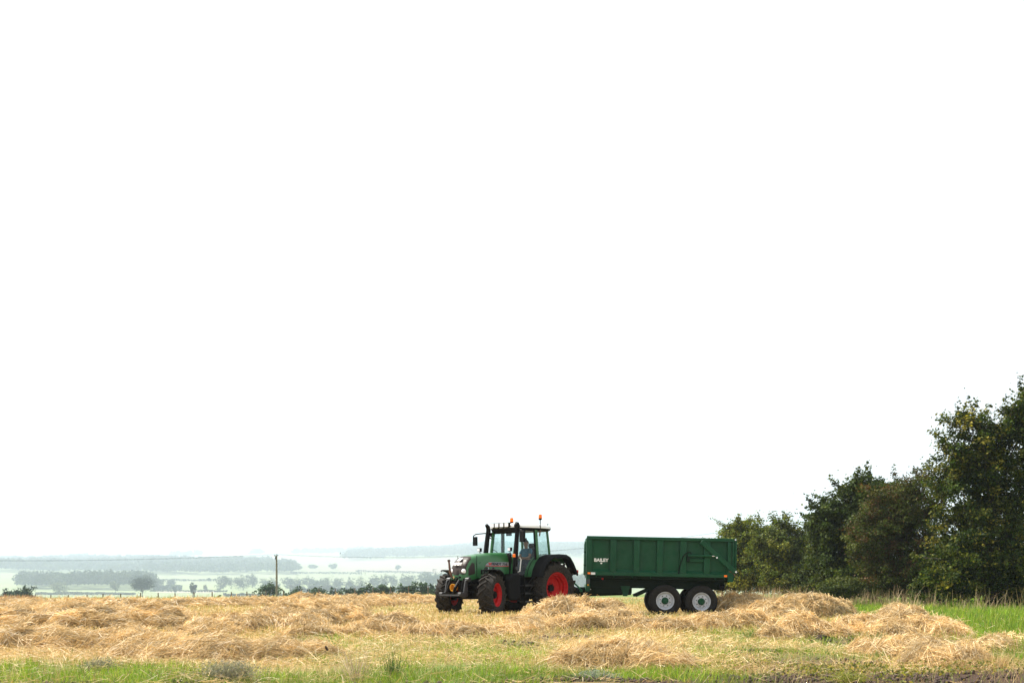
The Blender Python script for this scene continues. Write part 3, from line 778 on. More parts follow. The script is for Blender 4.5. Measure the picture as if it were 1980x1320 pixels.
b = MB(); b.box((3.24, 0, 1.815), (.15, .14, .012), (0, R(36), 0)); b.build('emblem', M['white'], tr)
b = MB(); b.box((2.72, .455, 1.42), (.07, .02, .14)); b.build('latch', M['dark'], tr, bevel=.005)
for s in (-1, 1):
    Mx = Matrix.Translation((3.30, s * .265, 1.43)) @ Matrix.Rotation(-R(90) - s * R(-18), 4, 'Z')
    b = MB(); b.lathe([(-.08, .095), (.03, .098), (.04, .085)], 20, Mx); o = b.build('headlight', M['dark'], tr)
    b = MB(); b.lathe([(.0, .088), (.05, .08), (.075, .04), (.08, .001)], 20, Mx); b.build('lens', M['lens'], o)

# front linkage and yellow shaft cover
b = MB(); b.box((3.3, 0, .98), (.22, .42, .30)); b.box((3.25, 0, .75), (.2, .8, .10)); b.build('linkage_frame', M['dark'], tr, bevel=.03)
for s in (-1, 1):
    b = MB(); b.prism([(3.34, .64), (3.5, .60), (3.70, .66), (3.68, .75), (3.5, .77), (3.43, 1.14), (3.36, 1.17), (3.33, 1.0)], s * .44 - .025, s * .44 + .025)
    b.tube([(3.3, s * .44 - .08 * s, 1.17), (3.3, s * .44 + .08 * s, 1.17)], .07, 12); b.tube([(3.64, s * .44 - .07, .72), (3.64, s * .44 + .07, .72)], .05, 10)
    b.build('lift_arm', M['grey'], tr, bevel=.008)
    b = MB(); b.tube([(3.35, s * .3, 1.2), (3.5, s * .34, .78)], .035, 10); b.tube([(3.4, s * .31, 1.06), (3.5, s * .34, .78)], .05, 10); b.build('lift_cylinder', M['dark'], tr)
b = MB(); b.bar((3.66, -.42, .68), (3.66, .42, .68), .06, .05); b.build('crossbar', M['grey'], tr)
b = MB(); b.lathe([(-.02, .085), (.10, .115), (.15, .12), (.15, .10), (.05, .08), (.05, .001)], 24, Matrix.Translation((3.44, .02, .92)) @ Matrix.Rotation(-R(90), 4, 'Z')); b.build('shaft_cover', M['yellow'], tr)
b = MB(); b.tube([(3.45, -.12, 1.2), (3.52, -.16, 1.4), (3.5, -.24, 1.74)], [.035, .04, .03], 9); b.tube([(3.5, -.24, 1.74), (3.5, -.25, 1.80)], .045, 9); b.build('top_link', M['rust'], tr)
b = MB(); b.tube([(3.45, .2, 1.15), (3.62, .2, .92), (3.64, .1, .70)], [.045, .05, .035], 9); b.build('link_rod', M['dark'], tr)
b = MB()
for k in range(9):
    a = rng.uniform(-.25, .25); b.tube([(3.36, a, 1.08 + .02 * k), (3.45, a + rng.uniform(-.06, .06), 1.14 + .015 * k)], .028, 7)
b.tube([(3.4, -.2, 1.1), (3.5, -.1, 1.22), (3.48, .1, 1.2), (3.38, .22, 1.08)], .018, 6); b.build('hydraulic_couplings', M['dark'], tr)
b = MB(); b.tube([(3.48, -.02, 1.2), (3.5, -.02, 1.28)], .03, 8); b.build('coupling_cap', M['chrome'], tr)
b = MB()                                                     # step bracket behind the linkage
b.tube([(3.1, .62, .78), (3.1, .62, 1.0), (3.1, .3, 1.0)], .03, 6); b.tube([(3.1, .62, .78), (3.1, .3, .78)], .03, 6); b.build('bracket', M['dark'], tr)

# front mudguards follow the steered wheels
for s in (-1, 1):
    Ms = Matrix.Translation((2.8, s * 1.0, .69)) @ Matrix.Rotation(STEER, 4, 'Z')
    b = MB(); sec = []
    for a in np.linspace(R(74), R(168), 12):
        rr = .77 + .06 * max(0, R(95) - a); e = rr * math.cos(a) - .03, rr * math.sin(a) + .02
        sec.append([Ms @ Vector((e[0], y, e[1] + dz)) for y, dz in ((-.24, -.03), (-.22, .012), (.22, .012), (.26, -.035), (.245, -.04), (.21, -.01), (-.21, -.01), (-.225, -.035))])
    b.loft(sec)
    b.build('front_mudguard', M['black'], tr)
    b = MB(); b.tube([Ms @ Vector((0, -.3 * s, .3)), Ms @ Vector((0, -.26 * s, .76)), Ms @ Vector((0, 0, .79))], .03, 6); b.build('mudguard_stay', M['dark'], tr)
b = MB()                                                     # small slatted lamp guard by the near front wheel
b.box((2.66, .62, 1.46), (.03, .17, .2)); b.tube([(2.66, .62, 1.36), (2.7, .64, 1.2)], .014, 6); o = b.build('lamp_guard', M['dark'], tr)
b = MB()
for k in range(5): b.box((2.68, .62, 1.385 + .037 * k), (.02, .19, .012))
for y in (.53, .71): b.box((2.68, y, 1.46), (.02, .014, .2))
b.build('guard_bars', M['chrome'], o)
b = MB(); b.tube([(2.35, .47, 1.48), (2.35, .58, 1.5), (2.35, .62, 1.56)], .035, 8); b.build('air_fitting', M['grey'], tr)

# fuel tank and steps
b = MB(); b.loft([[(x, y, z) for x, z in ((1.32, .50), (1.80, .50), (1.92, .62), (1.92, 1.16), (1.70, 1.36), (1.36, 1.38))] for y in (.42, .86)]); b.build('fuel_tank', M['black'], tr, bevel=.06)
b = MB(); b.prism([(.78, .42), (1.28, .42), (1.30, 1.26), (.56, 1.26)], .60, .66); b.build('step_panel', M['black'], tr, bevel=.01)
for k, z in enumerate((.45, .72, .98)):
    b = MB(); b.box((1.05, .80, z), (.34, .26, .04)); b.box((1.05, .92, z + .012), (.36, .02, .05)); b.build('step', M['grey'], tr, bevel=.006)
b = MB(); b.box((.86, .92, .80), (.025, .025, .84)); b.box((1.24, .92, .80), (.025, .025, .84)); b.build('step_rail', M['dark'], tr)

# rear mudguards: green inner half, black outer half with a turned lip
ARC = [(.92, 1.28), (.86, 1.50), (.72, 1.74), (.52, 1.92), (.28, 2.01), (-.05, 2.03), (-.38, 2.02), (-.60, 1.93), (-.76, 1.74), (-.88, 1.55), (-1.0, 1.36)]
for s in (-1, 1):
    def strip(y0, y1, lip, pts):
        b = MB(); secs = []
        for (x, z) in pts:
            d = Vector((-x, .9 - z)); d = d.normalized() * lip; n_ = d.normalized() * .02 if lip else Vector((-x, .9 - z)).normalized() * .02
            sec = [(x, s*y0, z), (x, s*(y1 - .03), z), (x + d.x*.25, s*y1, z + d.y*.25), (x + d.x, s*(y1 + .01), z + d.y), (x + d.x, s*(y1 - .012), z + d.y), (x + n_.x, s*(y1 - .05), z + n_.y), (x + n_.x, s*y0, z + n_.y)]
            secs.append(sec)
        return b.loft(secs)
    strip(.90, 1.31, .13, ARC).build('mudguard', M['black'], tr, smooth=50)
    strip(.58, .897, 0.0, ARC[:9]).build('inner_mudguard', M['green'], tr, smooth=50)
    b = MB(); b.prism([(x * .97, z - .03) for x, z in ARC] + [(-.6, 1.1), (.6, 1.1)], s * .60 - .015, s * .60 + .015); b.build('mudguard_wall', M['green'], tr)
    b = MB()
    b.loft([[(x * 1.005, s * yy, z + .006 + dz) for yy, dz in ((.70, 0), (.725, 0), (.725, .012), (.70, .012))] for x, z in ARC[:6]]); b.build('mudguard_seam', M['dark'], tr)
for s in (-1, 1):
    b = MB(); b.box((-1.0, s * 1.1, 1.46), (.05, .3, .1)); b.build('tail_lamp', M['red_dot'], tr)

# cab
def cabpt(name, z):
    P = {'A': ((1.46, .53, 1.25), (1.21, .56, 2.85)), 'B': ((.50, .84, 1.25), (.58, .77, 2.85)), 'C': ((-.34, .66, 1.25), (-.16, .60, 2.85))}[name]
    t = (z - 1.25) / 1.6; return Vector(P[0]).lerp(Vector(P[1]), t)
def mir(v, s): return Vector((v.x, v.y * s, v.z))
b = MB(); b.prism([(1.5, 1.1), (1.5, 1.24), (-.4, 1.24), (-.4, 1.1)], -.66, .66); b.build('cab_floor', M['dark'], tr)
b = MB(); b.box((1.47, 0, 1.62), (.05, .98, .78)); b.build('firewall', M['dark'], tr)
for s in (-1, 1):
    for nm, z0, w, mt in (('A', 1.2, .075, 'green'), ('B', 1.2, .085, 'green'), ('C', 1.95, .06, 'green')):
        b = MB(); b.bar(mir(cabpt(nm, z0), s), mir(cabpt(nm, 2.86), s), w, w * 1.2, up=(1, 0, 0)); b.build('pillar', M[mt], tr, bevel=.012)
    def pane(nm, a, c, z0, z1, inset=.0):
        b = MB(); A0, A1, C1, C0 = mir(cabpt(a, z0), s), mir(cabpt(a, z1), s), mir(cabpt(c, z1), s), mir(cabpt(c, z0), s)
        n_ = (A1 - A0).cross(C0 - A0).normalized() * .003
        b.add([A0 + n_, C0 + n_, C1 + n_, A1 + n_, A0 - n_, C0 - n_, C1 - n_, A1 - n_], [(0, 1, 2, 3), (7, 6, 5, 4), (0, 4, 5, 1), (1, 5, 6, 2), (2, 6, 7, 3), (3, 7, 4, 0)])
        return b.build(nm, M['glass'], tr, smooth=None)
    pane('door_glass', 'A', 'B', 1.32, 2.82); pane('quarter_window', 'B', 'C', 1.97, 2.82)
    b = MB(); a0, c0 = mir(cabpt('B', 1.95), s), mir(cabpt('C', 1.95), s)
    b.loft([[a0 + Vector((0, .012*s, 0)), c0 + Vector((-.03, .03*s, 0)), c0 + Vector((-.03, .05*s, -.30)), a0 + Vector((0, .03*s, -.30))], [a0 + Vector((0, -.03*s, 0)), c0 + Vector((0, -.03*s, 0)), c0 + Vector((0, -.03*s, -.30)), a0 + Vector((0, -.03*s, -.30))]]); b.build('rear_corner_panel', M['black'], tr, bevel=.012)
    b = MB()                                                  # door frame seals
    A0, A1, B0, B1 = [mir(cabpt(*q), s) for q in (('A', 1.3), ('A', 2.82), ('B', 1.3), ('B', 2.82))]
    for p0, p1 in ((A1.lerp(B1, .05), A1.lerp(B1, .95)), (B0.lerp(A0, .07), B1.lerp(A1, .09))): b.bar(p0, p1, .05, .05)
    b.build('door_frame', M['black'], tr)
    b = MB(); b.tube([cabpt('A', 1.9) + Vector((-.10, (0.16 if s > 0 else 0), 0)) if s > 0 else mir(cabpt('A', 1.9), s), mir(cabpt('A', 1.9), s) + Vector((-.16, .17 * s, -.06)), mir(cabpt('A', 1.45), s) + Vector((-.16, .19 * s, 0)), mir(cabpt('A', 1.40), s) + Vector((-.06, .1 * s, 0))], .017, 8)
    b.build('grab_handle', M['white'], tr)
for nm, X0, zlo in (('windscreen', 'A', 1.95), ('rear_window', 'C', 1.75)):
    b = MB(); L0, L1 = cabpt(X0, zlo), cabpt(X0, 2.83); q = [mir(L0, 1), mir(L0, -1), mir(L1, -1), mir(L1, 1)]; d = Vector((.003, 0, 0))
    b.add([p + d for p in q] + [p - d for p in q], [(0, 1, 2, 3), (7, 6, 5, 4), (0, 4, 5, 1), (1, 5, 6, 2), (2, 6, 7, 3), (3, 7, 4, 0)]); b.build(nm, M['glass'], tr, smooth=None)
b = MB()
for s in (-1, 1): b.bar(mir(cabpt('C', 1.6), s), mir(cabpt('C', 1.95), s), .07, .07)
b.box((-.36, 0, 1.5), (.05, 1.3, .5)); b.build('rear_panel', M['black'], tr, bevel=.01)
plan = [(1.40, .0), (1.38, .42), (1.30, .62), (.95, .74), (.58, .85), (.1, .80), (-.22, .72), (-.34, .55), (-.38, 0)]
plan = plan + [(x, -y) for x, y in plan[-2:0:-1]]
def ring(k, z, dx=0, tilt=0): return [(.5 + (x - .5) * k + dx, y * k, z + tilt * (x - .5)) for x, y in plan]
b = MB(); b.loft([ring(.90, 2.80), ring(.96, 2.82), ring(1.0, 2.865), ring(1.0, 2.885)]); b.build('roof_rim', M['black'], tr, smooth=40)
b = MB(); b.loft([ring(1.005, 2.888), ring(1.01, 2.92), ring(.97, 2.985), ring(.85, 3.03), ring(.5, 3.06), ring(.1, 3.068)]); b.build('roof', M['white'], tr, smooth=60)
b = MB(); b.loft([[Vector((1.36, y, z)) + Vector((dx, 0, 0)) for dx, z in ((0, 2.80), (.0, 2.86), (-.16, 2.86), (-.12, 2.70))] for y in (-.52, .52)]); b.build('visor', M['dark'], tr, bevel=.01)
for y in (-.36, -.14, .09, .32):
    b = MB(); b.box((1.43, y, 2.975), (.10, .19, .15)); b.tube([(1.40, y, 2.87), (1.40, y, 2.95)], .02, 6); o = b.build('work_light', M['black'], tr, bevel=.012)
    b = MB(); b.box((1.486, y, 2.975), (.012, .165, .122)); b.build('lens', M['lens'], o)
def beacon(x, y, z0, z1):
    b = MB(); b.tube([(x, y, z0), (x, y, z1)], .016, 8); b.tube([(x, y, z1 - .02), (x, y, z1 + .03)], [.05, .06], 14); o = b.build('beacon', M['dark'], tr)
    b = MB(); b.tube([(x, y, z1 + .03), (x, y, z1 + .05), (x, y, z1 + .135), (x, y, z1 + .16)], [.055, .06, .055, .04], 16); b.build('beacon_lens', M['amber'], o)
beacon(1.12, .20, 3.0, 3.06); beacon(.42, .84, 2.76, 3.18)
b = MB(); b.tube([(-.2, .55, 2.98), (-.24, .58, 3.06)], .02, 6); b.build('aerial_stub', M['dark'], tr)
b = MB(); b.tube([(.5, .88, 2.62), (.46, .88, 2.82)], .025, 6); b.build('beacon_bracket', M['rust'], tr)
# exhaust and intake stacks
b = MB(); b.tube([(1.42, .66, 1.36), (1.42, .66, 1.72), (1.36, .645, 2.2), (1.3, .63, 2.72), (1.30, .63, 2.86)], [.085, .085, .078, .072, .072], 14); b.build('intake_stack', M['black'], tr)
b = MB(); b.tube([(1.30, .63, 2.84), (1.30, .63, 2.92), (1.32, .63, 3.0), (1.36, .635, 3.03)], [.085, .10, .095, .05], 14); b.build('intake_cap', M['dark'], tr)
b = MB(); b.tube([(1.56, -.60, 1.4), (1.56, -.60, 1.95), (1.46, -.62, 2.5), (1.40, -.62, 2.82), (1.42, -.62, 2.93), (1.50, -.63, 3.02)], [.085, .085, .08, .08, .075, .05], 14); b.build('exhaust_stack', M['black'], tr)
b = MB(); b.tube([(1.35, -.6, 2.66), (1.3, -.56, 2.62)], .03, 6); b.tube([(1.42, -.62, 2.6), (1.3, -.57, 2.55)], .02, 6); b.build('stack_clamp', M['grey'], tr)
b = MB(); b.tube([(1.42, .72, 1.55), (1.42, .75, 1.55)], .06, 10); b.build('stack_badge', M['grey'], tr)
# mirrors
def mirror(p, arm, sz_):
    b = MB(); b.tube(arm, .02, 7); b.box(p, sz_); o = b.build('mirror', M['black'], tr, bevel=.02)
    b = MB(); b.box(Vector(p) + Vector((-sz_[0] / 2 - .003, 0, 0)), (.006, sz_[1] * .85, sz_[2] * .9)); b.build('mirror_glass', M['mirror'], o)
mirror((1.36, .93, 2.58), [(1.24, .58, 2.78), (1.34, .80, 2.82), (1.38, .93, 2.78), (1.37, .93, 2.66)], (.09, .20, .36))
mirror((1.45, -1.22, 2.48), [(1.24, -.58, 2.72), (1.36, -.85, 2.74), (1.44, -1.20, 2.72), (1.46, -1.30, 2.66), (1.45, -1.30, 2.5), (1.45, -1.24, 2.5)], (.07, .17, .30))
b = MB(); b.prism([(1.22, 2.64), (1.28, 2.64), (1.30, 2.76), (1.24, 2.76)], -.86, -.56); b.build('mirror_arm_root', M['black'], tr, bevel=.01)
# corner lights on stalks beside the bonnet
for s in (-1, 1):
    b = MB(); x, y = (1.62, .62) if s > 0 else (1.9, -.52)
    zl = 2.12
    b.tube([(x - .05, y * .95, 1.9), (x, y, zl)], .015, 6); b.box((x, y, zl + .04), (.09, .13, .12)); o = b.build('bonnet_light', M['black'], tr, bevel=.02)
    b = MB(); b.box((x + .05, y, zl + .04), (.012, .10, .09)); b.build('lens', M['lens'], o)
b = MB(); b.box((1.50, .69, 1.96), (.06, .08, .11)); b.build('indicator', M['amber'], tr, bevel=.01)
# inside the cab
b = MB(); b.box((.25, 0, 1.62), (.5, .5, .14)); b.box((.25, 0, 1.42), (.36, .36, .34)); b.build('seat_cushion', M['seat'], tr, bevel=.04)
b = MB(); b.box((0.0, 0, 1.95), (.13, .48, .62), (0, R(-8), 0)); b.box((-.03, 0, 2.34), (.09, .26, .16)); b.build('seat_back', M['seat'], tr, bevel=.04)
b = MB(); b.tube([(1.25, 0, 1.24), (1.0, 0, 1.88)], .045, 8); b.box((1.28, 0, 1.85), (.22, .5, .26)); b.build('dashboard', M['dark'], tr, bevel=.04)
b = MB(); Mst = Matrix.Translation((.93, 0, 1.93)) @ Matrix.Rotation(R(-32), 4, 'Y')
b.tube([Mst @ Vector((.2 * math.cos(a), .2 * math.sin(a), 0)) for a in np.linspace(0, 2 * math.pi, 25)], .016, 7, caps=False)
for a in (0, 2.1, 4.2): b.tube([Mst @ Vector((0, 0, -.02)), Mst @ Vector((.2 * math.cos(a), .2 * math.sin(a), 0))], .012, 6)
b.build('steering_wheel', M['black'], tr)
b = MB(); b.box((.45, -.38, 1.78), (.55, .13, .12)); b.box((.72, -.36, 2.0), (.05, .22, .17)); b.tube([(.6, -.38, 1.8), (.7, -.37, 1.95)], .015, 6); b.build('armrest_console', M['dark'], tr, bevel=.02)
b = MB(); b.box((1.05, .0, 2.68), (.03, .24, .09)); b.tube([(1.12, .0, 2.8), (1.06, .0, 2.7)], .01, 5); b.box((-.05, -.35, 2.55), (.03, .2, .12)); b.build('interior_mirror', M['dark'], tr)
b = MB(); b.tube([(1.36, -.1, 1.98), (1.335, -.32, 2.12), (1.30, -.5, 2.18)], .012, 5); b.tube([(1.37, -.1, 1.96), (1.37, -.06, 1.99)], .04, 8); b.build('wiper', M['black'], tr)
# rear hitch and hoses to the trailer
b = MB(); b.box((-.75, 0, .72), (.5, .3, .28)); b.bar((-.9, 0, .55), (-1.2, 0, .55), .14, .06)
for s in (-1, 1): b.bar((-.5, s * .35, .6), (-1.25, s * .42, .58), .05, .09); b.bar((-.6, s * .3, 1.25), (-.95, s * .38, .62), .05, .05)
b.build('rear_hitch', M['dark'], tr, bevel=.01)

# ------------------------------------------------------------------ driver
def skin_body(name, joints, edges, mat, parent, sub=2):
    me = bpy.data.meshes.new(name)
    me.from_pydata([j[0] for j in joints], edges, [])
    o = link(name, me, mat, parent)
    o.modifiers.new('skin', 'SKIN')
    sv = me.skin_vertices[0].data
    for i, j in enumerate(joints): sv[i].radius = (j[1], j[2] if len(j) > 2 else j[1])
    sv[0].use_root = True
    ss = o.modifiers.new('sub', 'SUBSURF'); ss.levels = sub; ss.render_levels = sub
    return o
dr_loc = tr.matrix_world
Mt = Matrix.Translation(tr.location) @ Matrix.Rotation(R(225), 4, 'Z')
dr = empty('person', Mt @ Vector((.22, 0, 1.69)), R(225)); dr.scale = (1, 1, 1)
tag(dr, 'driver in blue short-sleeved shirt sitting at the wheel inside the tractor cab', 'person')
# local: hips at the origin, +X forward, facing the steering wheel, head turned a little to the left
J = [((0, 0, .08), .15, .12), ((-.02, 0, .24), .14, .11), ((-.02, 0, .42), .16, .11), ((0, 0, .52), .09, .07), ((.01, 0, .58), .055, .055), ((.03, .01, .66), .078, .085), ((.035, .01, .75), .085, .095), ((.03, .01, .81), .06, .07),
     ((-.02, .17, .49), .06), ((.10, .25, .25), .048), ((.32, .24, .20), .040), ((.50, .19, .24), .034), ((.56, .18, .25), .042, .022),
     ((-.02, -.17, .49), .06), ((.10, -.25, .25), .048), ((.32, -.24, .20), .040), ((.50, -.19, .24), .034), ((.56, -.18, .25), .042, .022),
     ((.06, .1, .05), .10), ((.44, .14, .04), .075), ((.50, .14, -.34), .055), ((.60, .14, -.40), .045, .035), ((.06, -.1, .05), .10), ((.44, -.14, .04), .075), ((.50, -.14, -.34), .055), ((.60, -.14, -.40), .045, .035)]
E = [(0, 1), (1, 2), (2, 3), (3, 4), (4, 5), (5, 6), (6, 7), (2, 8), (8, 9), (9, 10), (10, 11), (11, 12), (2, 13), (13, 14), (14, 15), (15, 16), (16, 17), (0, 18), (18, 19), (19, 20), (20, 21), (0, 22), (22, 23), (23, 24), (24, 25)]
body = skin_body('body', J, E, M['skin'], dr)
for s in (1, -1):
    for q in range(4):
        y0 = s * (.18 + (q - 1.5) * .02); ln = (.05, .06, .056, .042)[q]
        skin_body('finger', [((.575, y0, .25), .0095), ((.575 + ln * .6, y0, .262), .009), ((.575 + ln * .7, y0, .24), .0085), ((.575 + ln * .3, y0, .225), .0075)], [(0, 1), (1, 2), (2, 3)], M['skin'], dr, 1)
    skin_body('thumb', [((.54, s * .15, .25), .011), ((.565, s * .125, .262), .010), ((.60, s * .125, .258), .0085)], [(0, 1), (1, 2)], M['skin'], dr, 1)
J2 = [((0, 0, .02), .165, .135), ((-.02, 0, .24), .16, .13), ((-.02, 0, .42), .18, .13), ((0, 0, .53), .085, .08), ((-.02, .18, .49), .080), ((.06, .235, .34), .072), ((-.02, -.18, .49), .080), ((.06, -.235, .34), .072)]
skin_body('shirt', J2, [(0, 1), (1, 2), (2, 3), (2, 4), (4, 5), (2, 6), (6, 7)], M['shirt'], dr)
J3 = [((0, 0, .03), .15, .12), ((.06, .1, .05), .115), ((.44, .14, .04), .088), ((.50, .14, -.34), .07), ((.06, -.1, .05), .115), ((.44, -.14, .04), .088), ((.50, -.14, -.34), .07)]
skin_body('trousers', J3, [(0, 1), (1, 2), (2, 3), (0, 4), (4, 5), (5, 6)], M['trousers'], dr)
b = MB()
for i in range(5):
    pass
secs = []
for t in np.linspace(0, 1, 6):
    a = t * math.pi / 2; rr = .102 * math.cos(a) + .001; secs.append([(.018 + rr * 1.02 * math.cos(u), .01 + rr * .92 * math.sin(u), .765 + .085 * math.sin(a) - .05 * (math.cos(u) < -.2) * (1 - t)) for u in np.linspace(0, 2 * math.pi, 17)[:-1]])
b.loft(secs); b.build('hair', M['hair'], dr, smooth=60)
b = MB(); b.loft([[(.118 + dx, .01 + w_, z) for w_ in (-.012 * k_, .012 * k_)] + [(.105, .01 + .018 * k_, z), (.105, .01 - .018 * k_, z)] for dx, k_, z in ((.0, .5, .745), (.018, .9, .715), (.028, 1.2, .695), (.008, 1.1, .685))]); b.build('nose', M['skin'], dr)
for s in (-1, 1):
    b = MB(); b.lathe([(-.009, .001), (-.005, .009), (.005, .009), (.009, .001)], 8, Matrix.Translation((.113, .01 + s * .033, .738))); b.build('eye', M['hair'], dr)
    b = MB(); b.lathe([(-.008, .012), (0, .028), (.008, .02), (.01, .001)], 10, Matrix.Translation((.03, .01 + s * .088, .725))); b.build('ear', M['skin'], dr)
b = MB(); b.box((.112, .01, .662), (.012, .045, .01)); b.build('mouth', M['rust'], dr, bevel=.003)

# ------------------------------------------------------------------ trailer (local +X to its front, +Y its left side: the side we see)
YAW = R(180 - 2.5)
# local +X points left in the picture; its left-hand side then faces the camera
t0 = (5.04, 36.15, float(zg(5.6, 35.0)) + .0)
tl = empty('trailer', t0, rot=(0, R(-1.25), YAW))
tag(tl, 'dark green twin-axle farm trailer with tall ribbed sides behind the tractor', 'trailer')
HL, HW, ZB, ZT = 2.51, 1.18, 1.31, 2.62
FR, RE = HL, -HL
def panel(b, x0, x1, z0, z1, y0, y1): return b.box(((x0 + x1) / 2, (y0 + y1) / 2, (z0 + z1) / 2), (abs(x1 - x0), abs(y1 - y0), abs(z1 - z0)))
X_ = lambda px: FR - (px - 200) / 1690.0 * (2 * HL)       # photograph's side-on position along the body
for s in (1, -1):
    b = MB(); panel(b, RE + .06, FR - .02, ZB + .02, ZT - .02, s * (HW - .135), s * (HW - .12)); b.build('side_sheet', M['trailer'], tl)
    b = MB(); panel(b, RE + .02, FR, ZT - .11, ZT, s * (HW - .14), s * (HW + .012)); b.build('top_rail', M['trailer'], tl, bevel=.012)
    b = MB(); panel(b, X_(1806), FR, ZB - .02, ZB + .10, s * (HW - .14), s * HW); b.build('bottom_rail', M['trailer'], tl, bevel=.012)
    for (a, c) in ((200, 263), (470, 541), (737, 805), (1000, 1070), (1263, 1335), (1534, 1604), (1800, 1836)):
        b = MB(); panel(b, X_(a), X_(c), ZB + .102, ZT - .112, s * (HW - .132), s * (HW - .006)); b.build('side_post', M['trailer'], tl, bevel=.01)
    bays = ((263, 470), (541, 737), (805, 1000), (1070, 1263), (1335, 1534), (1604, 1800))
    for (a, c) in bays:                                       # sloping ledge at the foot of each bay
        b = MB(); xa, xc = X_(a) - .003, X_(c) + .003; zz = ZB + .102
        b.loft([[(x, s * (HW - .121), zz + .095), (x, s * (HW - .008), zz + .002), (x, s * (HW - .121), zz + .002)] for x in (xa, xc)]); b.build('ledge', M['trailer'], tl)
    b = MB(); panel(b, X_(1335) - .003, X_(1534) + .003, ZB + .50, ZB + .60, s * (HW - .12), s * (HW - .02)); b.build('bracket_rail', M['trailer'], tl, bevel=.008)
    b = MB(); panel(b, X_(1806) - .003, RE + .06, ZB - .16, ZB + .30, s * (HW - .07), s * HW); b.build('rear_leg_plate', M['trailer'], tl, bevel=.01)
    # tailgate arm and its ram
    b = MB(); p0 = Vector((X_(1495), s * (HW + .035), ZT - .12)); p1 = Vector((RE - .0, s * (HW + .035), ZB + .18)); b.bar(p0, p1, .05, .16); b.build('tailgate_arm', M['trailer'], tl, bevel=.01)
    b = MB(); zr = ZB + .705; b.tube([(X_(1350), s * (HW + .04), zr), (X_(1620), s * (HW + .04), zr)], .042, 12); o = b.build('ram', M['trailer'], tl)
    b = MB(); b.tube([(X_(1620), s * (HW + .04), zr), (X_(1655), s * (HW + .04), zr)], .022, 10); b.tube([(X_(1675), s * (HW), zr - .05), (X_(1675), s * (HW + .08), zr - .05)], .03, 10); b.build('ram_rod', M['chrome'], o)
    b = MB(); b.box((X_(1355), s * (HW + .02), zr - .09), (.10, .06, .24)); b.build('ram_bracket', M['trailer_dark'], tl, bevel=.008)
    b = MB(); hp = [(1250, ZB + .08), (1255, ZB + .26), (1275, ZB + .5), (1300, ZB + .68), (1335, ZB + .80), (1370, ZB + .83), (1388, ZB + .79), (1380, zr + .04)]
    b.tube([(X_(a), s * (HW + .03), z) for a, z in hp], .016, 7); b.build('hydraulic_hose', M['black'], tl)
    b = MB(); panel(b, X_(218), X_(250), ZB + .015, ZB + .075, s * HW, s * (HW + .012)); b.build('side_marker', M['amber'], tl)
    b = MB(); panel(b, X_(1764), X_(1797), ZB + .015, ZB + .075, s * HW, s * (HW + .012)); b.build('side_marker', M['amber'], tl)
    b = MB(); panel(b, X_(256), X_(304), ZB + .0, ZB + .075, s * HW, s * (HW + .012)); b.build('white_plate', M['white'], tl)
    for px in (318, 520, 728, 935, 1665, 1770):
        b = MB(); b.tube([(X_(px), s * (HW - .04), ZB - .08), (X_(px), s * (HW - .04), ZB)], .014, 6); b.build('rope_hook', M['trailer'], tl)
lettering('BAILEY', .15, M['white'], tl, (X_(371), HW - .115, ZB + .495), (-1, 0, 0), (0, 0, 1), .006, 1.05)
b = MB(); b.lathe([(0, .035), (.006, .033), (.006, .001)], 16, Matrix.Translation((X_(373), HW - .12, ZB + .395)) @ Matrix.Scale(.75, 4, (0, 0, 1))); b.build('emblem', M['white'], tl)
# front wall, tailgate, floor
b = MB(); panel(b, FR - .018, FR - .002, ZB, ZT - .06, -HW + .14, HW - .14); b.build('front_sheet', M['trailer'], tl)
b = MB(); panel(b, FR - .05, FR + .02, ZT - .18, ZT - .07, -HW + .082, HW - .082); b.build('front_rail', M['trailer'], tl, bevel=.01)
for y in (-.75, -.25, .25, .75):
    b = MB(); panel(b, FR, FR + .04, ZB, ZT - .18, y - .04, y + .04); b.build('front_post', M['trailer'], tl, bevel=.008)
for z in (ZB + .3, ZB + .75):
    b = MB(); b.tube([(FR + .02, HW - .2, z), (FR + .08, HW - .17, z + .02), (FR + .08, HW - .1, z + .03)], .012, 6); b.build('front_rung', M['dark'], tl)
b = MB(); panel(b, RE - .0, RE + .05, ZB - .02, ZT - .005, -HW + .082, HW - .082); b.build('tailgate', M['trailer'], tl, bevel=.01)
for s in (-1, 1):
    b = MB(); panel(b, RE - .03, RE + .018, ZB + .12, ZT + .01, s * (HW - .08), s * (HW + .008)); b.build('tailgate_stile', M['trailer'], tl, bevel=.01)
    b = MB(); b.tube([(RE - .01, s * (HW - .02), ZB + .19), (RE - .01, s * (HW + .07), ZB + .19)], .035, 10); b.tube([(RE + .02, s * (HW - .02), ZT - .04), (RE + .02, s * (HW + .03), ZT - .04)], .03, 10); b.build('pivot_pin', M['chrome'], tl)
    b = MB(); b.tube([(RE + .22, s * (HW + .01), ZB + .2), (RE + .1, s * (HW + .02), ZB + .18), (RE + .03, s * (HW + .02), ZB + .1), (RE + .02, s * (HW + .02), ZB + .04)], .018, 7); b.build('latch_hook', M['rust'], tl)
b = MB(); panel(b, RE + .02, FR - .02, ZB - .10, ZB + .03, -HW + .11, HW - .11); b.build('floor', M['trailer_dark'], tl)
